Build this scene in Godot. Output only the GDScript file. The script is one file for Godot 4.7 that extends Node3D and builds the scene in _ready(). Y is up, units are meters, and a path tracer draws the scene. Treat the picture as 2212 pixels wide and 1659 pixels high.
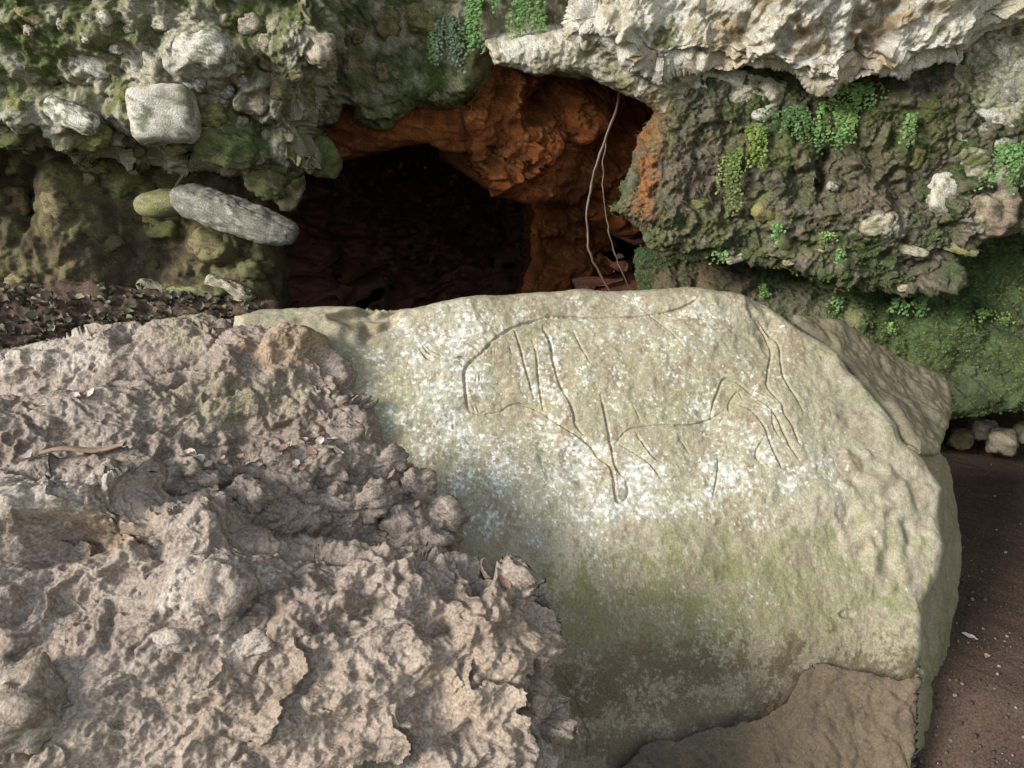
extends Node3D
# A rock shelter: an engraved boulder leaning in front of a small cave mouth,
# conglomerate and limestone overhangs above it, a ledged boulder beside it.

const EYE := Vector3(0.0, 1.6, 0.0)
const PITCH := deg_to_rad(-18.0)
const FOV := 53.0
const QW := 2212.0
const QH := 1659.0

var view := Basis(Vector3.RIGHT, PITCH)
var focal := QH * 0.5 / tan(deg_to_rad(FOV * 0.5))
var n_fbm: FastNoiseLite
var n_low: FastNoiseLite
var n_ridge: FastNoiseLite
var n_cell: FastNoiseLite
var n_edge: FastNoiseLite
var n_fine: FastNoiseLite
var n_shard: FastNoiseLite
var specs: Array = []
var results: Array = []
var mats := {}
var taken := {}
var made := {}
var bins := {}

# ------------------------------------------------------------------ small helpers
func ray(qx: float, qy: float) -> Vector3:
	return view * Vector3((qx - QW * 0.5) / focal, -(qy - QH * 0.5) / focal, -1.0)

func at(qx: float, qy: float, depth: float) -> Vector3:
	return EYE + ray(qx, qy) * depth

func numbered(called: String) -> String:
	if not taken.has(called):
		taken[called] = 0
		return called
	taken[called] += 1
	return "%s_%03d" % [called, taken[called]]

func tag(o: Node, label := "", category := "", group := "", kind := "") -> void:
	if label: o.set_meta("label", label)
	if category: o.set_meta("category", category)
	if group: o.set_meta("group", group)
	if kind: o.set_meta("kind", kind)

func thing(called: String, where: Vector3, label: String, category: String, group := "") -> Node3D:
	var o := Node3D.new()
	o.name = numbered(called)
	add_child(o)
	o.position = where
	tag(o, label, category, group)
	return o

func noise(kind: int, fractal: int, octaves: int, seed_value: int, gain := 0.5) -> FastNoiseLite:
	var n := FastNoiseLite.new()
	n.seed = seed_value
	n.noise_type = kind
	n.frequency = 1.0
	n.fractal_type = fractal
	n.fractal_octaves = octaves
	n.fractal_gain = gain
	return n

func mesh_from(v: PackedVector3Array, n: PackedVector3Array, c: PackedColorArray, idx: PackedInt32Array) -> ArrayMesh:
	var a := []
	a.resize(Mesh.ARRAY_MAX)
	a[Mesh.ARRAY_VERTEX] = v
	a[Mesh.ARRAY_NORMAL] = n
	if c.size(): a[Mesh.ARRAY_COLOR] = c
	a[Mesh.ARRAY_INDEX] = idx
	var m := ArrayMesh.new()
	m.add_surface_from_arrays(Mesh.PRIMITIVE_TRIANGLES, a)
	return m

func node_from(called: String, m: Mesh, mat: Material, parent: Node) -> MeshInstance3D:
	var o := MeshInstance3D.new()
	o.name = called
	o.mesh = m
	o.material_override = mat
	parent.add_child(o, true)
	return o

func grain_image(seed_value: int, size: int, freq: float, octaves: int) -> Image:
	var n := noise(FastNoiseLite.TYPE_SIMPLEX, FastNoiseLite.FRACTAL_FBM, octaves, seed_value, 0.6)
	n.frequency = freq
	return n.get_seamless_image(size, size)

func stone_material(seed_value: int, low: float, relief: float, scale: float, rough := 0.95) -> StandardMaterial3D:
	var m := StandardMaterial3D.new()
	var g := grain_image(seed_value, 512, 0.06, 5)
	var tint := Image.create(512, 512, false, Image.FORMAT_RGB8)
	for y in 512:
		for x in 512:
			var k := g.get_pixel(x, y).r
			k = low + (1.0 - low) * clampf((k - 0.25) * 2.0, 0.0, 1.0)
			tint.set_pixel(x, y, Color(k, k, k))
	m.albedo_texture = ImageTexture.create_from_image(tint)
	m.vertex_color_use_as_albedo = true
	m.roughness = rough
	m.metallic_specular = 0.25
	m.uv1_triplanar = true
	m.uv1_world_triplanar = true
	m.uv1_scale = Vector3.ONE * scale
	m.heightmap_enabled = true
	m.heightmap_scale = relief
	m.heightmap_texture = ImageTexture.create_from_image(g)
	return m

# ------------------------------------------------------------------ rock masses
# A rock is a grid over a plane in the world, cut to an outline, rounded at its rim,
# shaped with lumps and rock noise, and closed by a skirt that runs back into the hill.
func add_rock(s: Dictionary) -> void:
	var n: Vector3 = s.normal.normalized()
	var anchor: Vector3 = s.anchor if s.anchor is Vector3 else at(s.anchor[0], s.anchor[1], s.anchor[2])
	var up: Vector3 = s.get("up", Vector3.UP)
	var vv := (up - n * up.dot(n)).normalized()
	var uu := vv.cross(n)
	s.n = n
	s.o = anchor
	s.u = uu
	s.v = vv
	var poly := PackedVector2Array()
	if s.has("world"):
		for p: Vector3 in s.world:
			poly.append(Vector2((p - anchor).dot(uu), (p - anchor).dot(vv)))
	else:
		var o: Array = s.outline
		for k in range(0, o.size(), 2):
			poly.append(to_plane(s, o[k], o[k + 1]))
	s.poly = poly
	specs.append(s)

func to_plane(s: Dictionary, qx: float, qy: float) -> Vector2:
	var d := ray(qx, qy)
	var n: Vector3 = s.n
	var t: float = (s.o - EYE).dot(n) / d.dot(n)
	var p: Vector3 = EYE + d * t - s.o
	return Vector2(p.dot(s.u), p.dot(s.v))

func lines(a: float, b: float, cell: float, lo: float, hi: float, fine: float) -> PackedFloat32Array:
	var r := PackedFloat32Array()
	var x := a
	while x < b:
		r.append(x)
		var step := cell
		if fine > 0.0:
			var off := maxf(maxf(lo - x, x - hi), 0.0)
			step = minf(cell, fine + off * 0.10)
		x += step
	r.append(b)
	return r

func nearest(poly: PackedVector2Array, p: Vector2) -> Vector2:
	var best := 1e9
	var q := Vector2.ZERO
	var a := poly[poly.size() - 1]
	for b in poly:
		var ab := b - a
		var t := clampf((p - a).dot(ab) / ab.length_squared(), 0.0, 1.0)
		var c := a + ab * t
		var d := p.distance_squared_to(c)
		if d < best:
			best = d
			q = c
		a = b
	return q

func rock_height(s: Dictionary, p: Vector3, seed_off: Vector3, ani: Vector3, squash: float) -> float:
	var nz: Array = s.noise
	var q := p + seed_off
	q -= ani * (q.dot(ani) * squash)
	var w := n_low.get_noise_3dv(q * 3.0)
	var f := n_fbm.get_noise_3dv(q * nz[1])
	if nz.size() > 12:
		var steps: float = nz[12]
		var k := f * steps
		var fl := floorf(k)
		f = lerpf(f, (fl + smoothstep(0.3, 0.7, k - fl)) / steps, 0.75)
	var h: float = nz[0] * f
	var qw := q + Vector3(w, -w, w * 0.5) * 0.06
	if nz[2] != 0.0:
		h += nz[2] * n_ridge.get_noise_3dv(qw * nz[3])
	if nz[4] != 0.0:
		h += nz[4] * (-n_cell.get_noise_3dv(qw * nz[5]) - 0.4)
	if nz[6] != 0.0:
		h += nz[6] * n_fine.get_noise_3dv(q * nz[7])
	if nz.size() > 8:
		h += nz[8] * minf(n_edge.get_noise_3dv(qw * nz[9]) + 0.75, 0.35)
	if nz.size() > 10:
		var chip := n_edge.get_noise_3dv((q + Vector3(w, w, -w) * 0.015) * nz[11]) + 0.7
		h += nz[10] * (minf(chip, 0.4) - 0.6 * n_ridge.get_noise_3dv(q * nz[11] * 0.6))
	if nz.size() > 13:
		var qs := q + Vector3(n_fine.get_noise_3dv(q * 9.0), n_fine.get_noise_3dv(q * 9.0 + Vector3(5, 5, 5)), w) * 0.018
		h += nz[13] * (n_shard.get_noise_3dv(qs * nz[14]) + 0.5 * n_shard.get_noise_3dv(qs * nz[14] * 2.3))
	return h

# Broken rock: chunks with flat, tilted tops and sharp crevices between them.
func chunks(x: float, y: float, salt: int, tilt: float, round_off: float) -> float:
	var ix := floori(x)
	var iy := floori(y)
	var best := -9.0
	for dj in range(-1, 2):
		for di in range(-1, 2):
			var h := (ix + di) * 374761393 + (iy + dj) * 668265263 + salt * 974634777
			h = (h ^ (h >> 13)) * 1274126177
			h = (h ^ (h >> 16)) & 0x3FFFFFFFFFFFF
			var dx := x - (ix + di) - (h & 1023) / 1023.0
			var dy := y - (iy + dj) - ((h >> 10) & 1023) / 1023.0
			var a := ((h >> 20) & 1023) / 1023.0 - 0.5
			var gx := ((h >> 30) & 1023) / 511.5 - 1.0
			var gy := ((h >> 40) & 1023) / 511.5 - 1.0
			var v := a * 0.7 + (gx * dx + gy * dy) * tilt
			if round_off >= 0.0:
				v -= round_off * (dx * dx + dy * dy)
			else:
				# a flat slanting top with steep, straight sides
				var m := maxf(maxf(absf(dx * 0.9 + dy * gx * 0.6), absf(dy * 0.9 - dx * gy * 0.6)), absf(dx + dy) * 0.72)
				v += round_off * maxf(m - 0.28, 0.0)
			if v > best: best = v
	return best

func chunk_height(list: Array, p: Vector2, base: Vector3) -> float:
	var h := 0.0
	for c in list:
		# [size along, size across, height, turn, tilt, roundness]
		var wob: Vector2 = Vector2(n_fbm.get_noise_3dv(base * 7.0), n_fbm.get_noise_3dv(base * 7.0 + Vector3(9, 3, 5))) * c[0] * 0.55
		var q: Vector2 = (p + wob).rotated(c[3])
		h += float(c[2]) * (-0.35 + chunks(q.x / c[0], q.y / c[1], int(c[0] * 1000.0), c[4], c[5]))
	return h

func build_rock(which: int) -> void:
	var s: Dictionary = specs[which]
	var poly: PackedVector2Array = s.poly
	var cell: float = s.cell
	var lo := poly[0]
	var hi := poly[0]
	for p in poly:
		lo = lo.min(p)
		hi = hi.max(p)
	var skirt := cell * 7.0
	lo -= Vector2.ONE * skirt * 1.2
	hi += Vector2.ONE * skirt * 1.2
	var us: PackedFloat32Array
	var vs: PackedFloat32Array
	if s.has("dense"):
		var a := to_plane(s, s.dense[0], s.dense[1])
		var b := to_plane(s, s.dense[2], s.dense[3])
		us = lines(lo.x, hi.x, cell, minf(a.x, b.x), maxf(a.x, b.x), s.dense[4])
		vs = lines(lo.y, hi.y, cell, minf(a.y, b.y), maxf(a.y, b.y), s.dense[4])
	else:
		us = lines(lo.x, hi.x, cell, 0, 0, 0)
		vs = lines(lo.y, hi.y, cell, 0, 0, 0)
	var nu := us.size()
	var nv := vs.size()
	# a coarse signed distance to the outline
	var cn := 90
	var cs := (hi - lo) / float(cn - 1)
	var coarse := PackedFloat32Array()
	coarse.resize(cn * cn)
	for j in cn:
		for i in cn:
			var p := lo + Vector2(i * cs.x, j * cs.y)
			var d := p.distance_to(nearest(poly, p))
			coarse[j * cn + i] = d if Geometry2D.is_point_in_polygon(p, poly) else -d
	var reach := 1.6 * maxf(cs.x, cs.y)
	var w: float = s.rim
	var top: float = s.bulge
	var back: float = s.back
	var O: Vector3 = s.o
	var U: Vector3 = s.u
	var V: Vector3 = s.v
	var N: Vector3 = s.n
	var rng := RandomNumberGenerator.new()
	rng.seed = hash(s.called) + int(s.get("variant", 0))
	var off := Vector3(rng.randf(), rng.randf(), rng.randf()) * 37.0
	var ani: Vector3 = (s.get("grain", Vector3.UP)).normalized()
	var squash: float = s.get("squash", 0.0)
	var lumps: Array = []
	for l in s.get("lumps", []):
		var c := to_plane(s, l[0], l[1])
		var c2 := to_plane(s, l[0] + l[2], l[1])
		var c3 := to_plane(s, l[0], l[1] + l[3])
		lumps.append([c.x, c.y, absf(c2.x - c.x), absf(c3.y - c.y), l[4], l[5] if l.size() > 5 else 0.0])
	var patches: Array = []
	for l in s.get("patches", []):
		var c := to_plane(s, l[0], l[1])
		var c2 := to_plane(s, l[0] + l[2], l[1])
		var c3 := to_plane(s, l[0], l[1] + l[3])
		patches.append([c.x, c.y, absf(c2.x - c.x), absf(c3.y - c.y), l[4], l[5]])
	# carved strokes
	var groove := PackedFloat32Array()
	var owner_of := PackedInt32Array()
	var strokes: Array = s.get("strokes", [])
	if strokes.size():
		groove.resize(nu * nv)
		owner_of.resize(nu * nv)
		owner_of.fill(-1)
		for k in strokes.size():
			carve(s, strokes[k], k, us, vs, groove, owner_of)
	var pos := PackedVector3Array()
	var col := PackedColorArray()
	var inside := PackedByteArray()
	pos.resize(nu * nv)
	col.resize(nu * nv)
	inside.resize(nu * nv)
	var style: int = s.style
	var broken: Array = s.get("broken", [])
	var rag: float = s.get("rag", 0.45)
	for j in nv:
		for i in nu:
			var p := Vector2(us[i], vs[j])
			var fx := clampf((p.x - lo.x) / cs.x, 0.0, cn - 1.001)
			var fy := clampf((p.y - lo.y) / cs.y, 0.0, cn - 1.001)
			var ix := int(fx)
			var iy := int(fy)
			fx -= ix
			fy -= iy
			var k0 := iy * cn + ix
			var sd := lerpf(lerpf(coarse[k0], coarse[k0 + 1], fx), lerpf(coarse[k0 + cn], coarse[k0 + cn + 1], fx), fy)
			var idx := j * nu + i
			if sd < -skirt - reach:
				inside[idx] = 0
				continue
			var outward := Vector2.ZERO
			var h := 0.0
			var state := 2
			if sd < maxf(reach, w):
				var c := nearest(poly, p)
				var inn := Geometry2D.is_point_in_polygon(p, poly)
				var d := p.distance_to(c)
				outward = (c - p) if inn else (p - c)
				outward = outward.normalized()
				if inn:
					sd = d
				else:
					sd = -d
					if d > skirt:
						inside[idx] = 0
						continue
					state = 1
					var t := d / (skirt * 0.86)
					h = -back * minf(t * t, 1.0)
					p = c - outward * minf(t, 1.0) * back * 0.1
			inside[idx] = state
			var lean := 0.0
			if sd > 0.0:
				var e := clampf(sd / w, 0.0, 1.0)
				h = top * (1.0 - pow(1.0 - e, 2.3))
				lean = 1.0 - e
			else:
				lean = 1.0
			if state == 2:
				for l in lumps:
					var ex: float = (p.x - l[0]) / l[2]
					var ey: float = (p.y - l[1]) / l[3]
					var e2 := ex * ex + ey * ey + (0.5 * n_low.get_noise_2d(p.x * 11.0, p.y * 11.0 + l[0]) if l[2] < 0.16 else 0.0)
					if e2 < 1.0:
						var k := 1.0 - e2
						h += l[4] * (k * k * (3.0 - 2.0 * k))
			var base := O + U * p.x + V * p.y + N * h
			var dir := N
			if lean > 0.0:
				dir = (N * (1.0 - lean) + (U * outward.x + V * outward.y) * lean * 0.8 + N * 0.15).normalized()
			var disp := rock_height(s, base if state == 2 else O + U * p.x + V * p.y + N * (h * 0.05), off, ani, squash)
			if broken.size():
				disp += chunk_height(broken, p, base + off) * (1.0 if state == 2 else 0.6)
			if sd < 0.05:
				disp = lerpf(minf(disp * rag, 0.03), disp, smoothstep(0.0, 0.05, sd))
			if groove.size() and groove[idx] > 0.0:
				disp -= groove[idx]
			pos[idx] = base + dir * disp
			col[idx] = colour(style, base + off, p, patches, disp)
			if groove.size() and groove[idx] > 0.0:
				col[idx] = blend(col[idx], Color(0.46, 0.40, 0.28), minf(groove[idx] * 150.0, 0.25))
	# triangles
	var parts := {}
	for j in nv - 1:
		for i in nu - 1:
			var a := j * nu + i
			var b := a + 1
			var c := a + nu
			var d := c + 1
			if inside[a] == 0 or inside[b] == 0 or inside[c] == 0 or inside[d] == 0:
				continue
			var key := -1
			if owner_of.size():
				for q in [a, b, c, d]:
					if groove[q] > 0.0004: key = maxi(key, owner_of[q])
			if not parts.has(key): parts[key] = PackedInt32Array()
			parts[key].append_array(PackedInt32Array([a, c, b, b, c, d]))
	# normals from the grid
	var nor := PackedVector3Array()
	nor.resize(nu * nv)
	for j in nv:
		for i in nu:
			var idx := j * nu + i
			if inside[idx] == 0: continue
			var l := idx - 1 if i > 0 and inside[idx - 1] else idx
			var r := idx + 1 if i < nu - 1 and inside[idx + 1] else idx
			var b := idx - nu if j > 0 and inside[idx - nu] else idx
			var t := idx + nu if j < nv - 1 and inside[idx + nu] else idx
			var nn := (pos[r] - pos[l]).cross(pos[t] - pos[b])
			nor[idx] = nn.normalized() if nn.length_squared() > 1e-16 else N
	var out := {}
	for key in parts:
		var src: PackedInt32Array = parts[key]
		var remap := PackedInt32Array()
		remap.resize(nu * nv)
		remap.fill(-1)
		var rv := PackedVector3Array()
		var rn := PackedVector3Array()
		var rc := PackedColorArray()
		var ri := PackedInt32Array()
		ri.resize(src.size())
		for k in src.size():
			var q := src[k]
			if remap[q] < 0:
				remap[q] = rv.size()
				rv.append(pos[q])
				rn.append(nor[q])
				rc.append(col[q])
			ri[k] = remap[q]
		out[key] = [rv, rn, rc, ri]
	results[which] = out

func smooth_line(pts: PackedVector2Array) -> PackedVector2Array:
	var r := PackedVector2Array()
	for k in pts.size() - 1:
		var p0 := pts[maxi(k - 1, 0)]
		var p3 := pts[mini(k + 2, pts.size() - 1)]
		for t in 5:
			r.append(pts[k].cubic_interpolate(pts[k + 1], p0, p3, t / 5.0))
	r.append(pts[pts.size() - 1])
	return r

func carve(s: Dictionary, st: Array, which: int, us: PackedFloat32Array, vs: PackedFloat32Array, groove: PackedFloat32Array, owner_of: PackedInt32Array) -> void:
	var half: float = st[0] * 0.001
	var deep: float = st[1] * 0.001
	var raw := PackedVector2Array()
	for k in range(2, st.size(), 2):
		raw.append(to_plane(s, st[k], st[k + 1]))
	var pts := smooth_line(raw)
	var total := pts.size()
	var nu := us.size()
	for k in total - 1:
		var a := pts[k]
		var b := pts[k + 1]
		var taper := clampf(minf(k + 0.5, total - 1.5 - k) / 4.0, 0.35, 1.0)
		taper *= 0.85 + 0.3 * n_fine.get_noise_2d(a.x * 30.0, a.y * 30.0 + which)
		var i0 := us.bsearch(minf(a.x, b.x) - half)
		var i1 := us.bsearch(maxf(a.x, b.x) + half)
		var j0 := vs.bsearch(minf(a.y, b.y) - half)
		var j1 := vs.bsearch(maxf(a.y, b.y) + half)
		var ab := b - a
		for j in range(j0, mini(j1 + 1, vs.size())):
			for i in range(i0, mini(i1 + 1, nu)):
				var p := Vector2(us[i], vs[j])
				var t := clampf((p - a).dot(ab) / ab.length_squared(), 0.0, 1.0)
				var d := p.distance_to(a + ab * t) / half
				if d >= 1.0: continue
				var g := deep * taper * (1.0 - sqrt(d * d + 0.01)) * 1.1
				var idx := j * nu + i
				if g > groove[idx]:
					groove[idx] = g
					owner_of[idx] = which

func blend(a: Color, b: Color, t: float) -> Color:
	return a.lerp(b, clampf(t, 0.0, 1.0))

# Base colours of the rocks, mosses and lichens (linear values).
func colour(style: int, p: Vector3, uv: Vector2, patches: Array, disp: float) -> Color:
	var big := n_low.get_noise_3dv(p * 2.2)
	var mid := n_fbm.get_noise_3dv(p * 9.0)
	var small := n_fine.get_noise_3dv(p * 45.0)
	var c: Color
	match style:
		0: # engraved slab: olive beige limestone with white lichen grains
			c = blend(Color(0.36, 0.32, 0.225), Color(0.42, 0.38, 0.295), 0.5 + big)
			c = blend(c, Color(0.33, 0.305, 0.20), clampf(mid * 1.6, 0.0, 0.7))
			c = blend(c, Color(0.29, 0.23, 0.155), clampf(-mid * 2.2 - 0.05, 0.0, 0.75))
			c = blend(c, Color(0.50, 0.47, 0.37), clampf(small * 1.5 - 0.1, 0.0, 0.4))
		1: # ledged boulder: pinkish brown limestone
			c = blend(Color(0.318, 0.252, 0.210), Color(0.375, 0.308, 0.262), 0.5 + big)
			var grit := n_fine.get_noise_3dv(p * 110.0)
			c = blend(c, Color(0.52, 0.46, 0.42), clampf(mid * 0.9 + small * 0.5 + grit * 0.9 - 0.3, 0.0, 0.6))
			c = blend(c, Color(0.22, 0.175, 0.135), clampf(-mid * 0.9 - small * 0.5 - grit * 0.8 - 0.25, 0.0, 0.6))
		2: # conglomerate under moss
			c = blend(Color(0.36, 0.33, 0.23), Color(0.26, 0.26, 0.16), 0.5 + big)
			c = blend(c, Color(0.088, 0.125, 0.04), clampf(mid * 2.0 + big * 0.6 + 0.10, 0.0, 0.75))
			c = blend(c, Color(0.58, 0.55, 0.47), clampf(-mid * 2.0 + small * 1.4 - 0.2, 0.0, 0.8))
		3: # white limestone
			c = blend(Color(0.80, 0.77, 0.70), Color(0.70, 0.64, 0.51), 0.3 + big)
			c = blend(c, Color(0.36, 0.29, 0.15), clampf(mid * 2.4 - 0.25, 0.0, 0.75))
			c = blend(c, Color(0.26, 0.22, 0.15), clampf(small * 2.0 - 0.7, 0.0, 0.6))
		4: # dark wet mossy wall
			c = blend(Color(0.12, 0.11, 0.08), Color(0.095, 0.12, 0.06), 0.5 + big)
			c = blend(c, Color(0.06, 0.10, 0.04), clampf(mid * 2.2, 0.0, 0.8))
			c = blend(c, Color(0.25, 0.21, 0.16), clampf(-mid * 2.0 + small - 0.15, 0.0, 0.7))
		5: # orange cave earth
			c = blend(Color(0.29, 0.092, 0.028), Color(0.20, 0.07, 0.027), 0.5 + big)
			c = blend(c, Color(0.11, 0.04, 0.018), clampf(-mid * 2.0 - 0.05, 0.0, 0.7))
			c = blend(c, Color(0.40, 0.19, 0.075), clampf(mid * 1.6 + small - 0.35, 0.0, 0.6))
		6: # brown dirt
			c = blend(Color(0.095, 0.066, 0.053), Color(0.125, 0.085, 0.066), 0.5 + big)
			c = blend(c, Color(0.14, 0.10, 0.075), clampf(small * 2.0 + mid - 0.6, 0.0, 0.6))
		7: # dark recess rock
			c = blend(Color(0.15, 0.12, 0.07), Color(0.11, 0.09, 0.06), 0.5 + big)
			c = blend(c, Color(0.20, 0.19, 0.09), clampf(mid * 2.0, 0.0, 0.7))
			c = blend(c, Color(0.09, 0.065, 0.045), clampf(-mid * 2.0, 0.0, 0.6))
		8: # bright green moss bank
			c = blend(Color(0.055, 0.10, 0.04), Color(0.075, 0.105, 0.055), 0.5 + big)
			c = blend(c, Color(0.105, 0.165, 0.075), clampf(mid * 2.0 + small * 0.6, 0.0, 0.7))
			c = blend(c, Color(0.06, 0.07, 0.04), clampf(-mid * 2.0 - 0.1, 0.0, 0.7))
		9: # brown side of the slab
			c = blend(Color(0.29, 0.25, 0.175), Color(0.25, 0.22, 0.15), 0.5 + big)
			c = blend(c, Color(0.34, 0.30, 0.21), clampf(mid * 1.6 + small - 0.2, 0.0, 0.6))
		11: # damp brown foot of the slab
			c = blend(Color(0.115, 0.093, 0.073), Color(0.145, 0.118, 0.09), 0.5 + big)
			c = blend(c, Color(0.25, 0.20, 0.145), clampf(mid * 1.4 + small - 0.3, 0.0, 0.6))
		10: # dark red cave chamber
			c = blend(Color(0.30, 0.13, 0.09), Color(0.20, 0.10, 0.075), 0.5 + big + mid * 2.0)
		_:
			c = Color(0.3, 0.27, 0.2)
	for l in patches:
		var ex: float = (uv.x - l[0]) / l[2]
		var ey: float = (uv.y - l[1]) / l[3]
		var e := ex * ex + ey * ey
		if e > 2.2: continue
		var code: int = l[4]
		var amount: float = l[5]
		match code:
			0: # white lichen grains, dense in the middle and sparse towards the edge
				var fade := clampf((2.2 - e) * 1.2, 0.0, 1.0)
				var cluster := n_fbm.get_noise_3dv(p * 8.0)
				var g := n_fine.get_noise_3dv(p * 48.0) * 0.8 + n_fine.get_noise_3dv(p * 115.0) * 0.36 + cluster * 0.55
				c = blend(c, Color(0.58, 0.57, 0.49), clampf((cluster * 0.6 + small * 0.5 + amount * 0.8 - 0.2 - e * 0.2), 0.0, 0.4) * fade)
				c = blend(c, Color(0.80, 0.81, 0.79), clampf((g - 0.50 + amount * 0.62 - e * 0.2) * 3.2, 0.0, 0.85) * fade)
			1: # moss
				var k := clampf((1.1 - e + mid * 1.6 + small * 0.9) * 1.8, 0.0, 1.0) * amount
				c = blend(c, blend(Color(0.07, 0.10, 0.03), Color(0.18, 0.20, 0.07), 0.5 + small * 1.4), k)
			2: # brown soil staining
				var k := clampf((0.9 - e + mid * 1.7 + small * 0.9 + 0.6 * n_fine.get_noise_3dv(p * 95.0)) * 1.7, 0.0, 1.0) * amount
				c = blend(c, Color(0.18, 0.135, 0.09), k)
			3: # bare white stone showing
				var k := clampf((1.0 - e + mid * 2.0 + small * 1.2) * 2.2, 0.0, 1.0) * amount
				c = blend(c, Color(0.66, 0.61, 0.53), k)
			4: # yellow green algae
				var k := clampf((0.9 - e + mid * 1.8 + small * 0.9 + 0.5 * n_fine.get_noise_3dv(p * 95.0)) * 1.6, 0.0, 1.0) * amount
				c = blend(c, Color(0.25, 0.245, 0.115), k)
			5: # ochre
				var k := clampf((1.1 - e + mid * 1.4) * 1.4, 0.0, 1.0) * amount
				c = blend(c, Color(0.42, 0.27, 0.12), k)
			6: # orange earth
				var k := clampf((1.1 - e + mid * 1.4 + small) * 1.6, 0.0, 1.0) * amount
				c = blend(c, Color(0.42, 0.16, 0.05), k)
			7: # pink-brown dead stems
				var k := clampf((1.0 - e + mid * 1.6 + small * 1.6) * 1.6, 0.0, 1.0) * amount
				c = blend(c, Color(0.25, 0.185, 0.15), k)
	return c

# ------------------------------------------------------------------ the place
func _ready() -> void:
	# camera
	var cam := Camera3D.new()
	cam.name = "camera"
	cam.fov = FOV
	cam.near = 0.05
	cam.far = 400.0
	add_child(cam)
	cam.transform = Transform3D(view, EYE)
	cam.current = true
	# sky, exposure
	var sky_mat := ProceduralSkyMaterial.new()
	sky_mat.sky_top_color = Color(0.78, 0.84, 0.90)
	sky_mat.sky_horizon_color = Color(0.93, 0.94, 0.92)
	sky_mat.ground_bottom_color = Color(0.25, 0.24, 0.2)
	sky_mat.ground_horizon_color = Color(0.45, 0.46, 0.4)
	var sky := Sky.new()
	sky.sky_material = sky_mat
	var env := Environment.new()
	env.background_mode = Environment.BG_SKY
	env.sky = sky
	env.tonemap_mode = Environment.TONE_MAPPER_LINEAR
	env.tonemap_exposure = 4.1
	env.background_energy_multiplier = 0.48
	env.sdfgi_enabled = true
	env.ssao_enabled = true
	env.ssil_enabled = true
	var we := WorldEnvironment.new()
	we.name = "environment"
	we.environment = env
	add_child(we)
	# soft daylight through the mouth of the shelter
	var sun := DirectionalLight3D.new()
	sun.name = "sun"
	sun.light_energy = 0.5
	sun.light_angular_distance = 21.0
	sun.light_color = Color(1.0, 0.98, 0.94)
	sun.shadow_enabled = true
	add_child(sun)
	sun.look_at_from_position(Vector3(-0.75, 0.41, 0.51), Vector3.ZERO)

	n_fbm = noise(FastNoiseLite.TYPE_SIMPLEX_SMOOTH, FastNoiseLite.FRACTAL_FBM, 4, 11)
	n_low = noise(FastNoiseLite.TYPE_SIMPLEX_SMOOTH, FastNoiseLite.FRACTAL_NONE, 1, 12)
	n_ridge = noise(FastNoiseLite.TYPE_SIMPLEX_SMOOTH, FastNoiseLite.FRACTAL_RIDGED, 4, 13)
	n_fine = noise(FastNoiseLite.TYPE_SIMPLEX, FastNoiseLite.FRACTAL_FBM, 2, 14)
	n_cell = noise(FastNoiseLite.TYPE_CELLULAR, FastNoiseLite.FRACTAL_NONE, 1, 15)
	n_cell.cellular_return_type = FastNoiseLite.RETURN_DISTANCE
	n_edge = noise(FastNoiseLite.TYPE_CELLULAR, FastNoiseLite.FRACTAL_NONE, 1, 16)
	n_edge.cellular_return_type = FastNoiseLite.RETURN_DISTANCE2_SUB
	n_shard = noise(FastNoiseLite.TYPE_CELLULAR, FastNoiseLite.FRACTAL_NONE, 1, 17)
	n_shard.cellular_return_type = FastNoiseLite.RETURN_CELL_VALUE

	mats.rough = stone_material(21, 0.70, 0.20, 3.1)
	mats.smooth = stone_material(22, 0.80, 0.10, 3.7)
	mats.moss = stone_material(23, 0.62, 0.2, 4.3, 1.0)
	mats.dirt = stone_material(24, 0.70, 0.15, 2.7, 1.0)

	setting()
	engraved_boulder()
	ledged_boulder()
	cliff()
	cave()
	results.resize(specs.size())
	var job := WorkerThreadPool.add_group_task(build_rock, specs.size(), -1, true)
	WorkerThreadPool.wait_for_group_task_completion(job)
	for k in specs.size():
		var s: Dictionary = specs[k]
		var total := 0
		for key in results[k]:
			var r: Array = results[k][key]
			var m := mesh_from(r[0], r[1], r[2], r[3])
			total += r[3].size() / 3
			var o := node_from(s.called if key < 0 else "engraved_line", m, mats[s.mat], s.parent)
			if key < 0:
				made[s.called] = [k, o]
				if s.parent == self: o.name = numbered(s.called)
				if s.has("tags"): tag(o, s.tags[0], s.tags[1], s.tags[2], s.tags[3])
	stones()
	ferns()
	litter()
	mosses()

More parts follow.
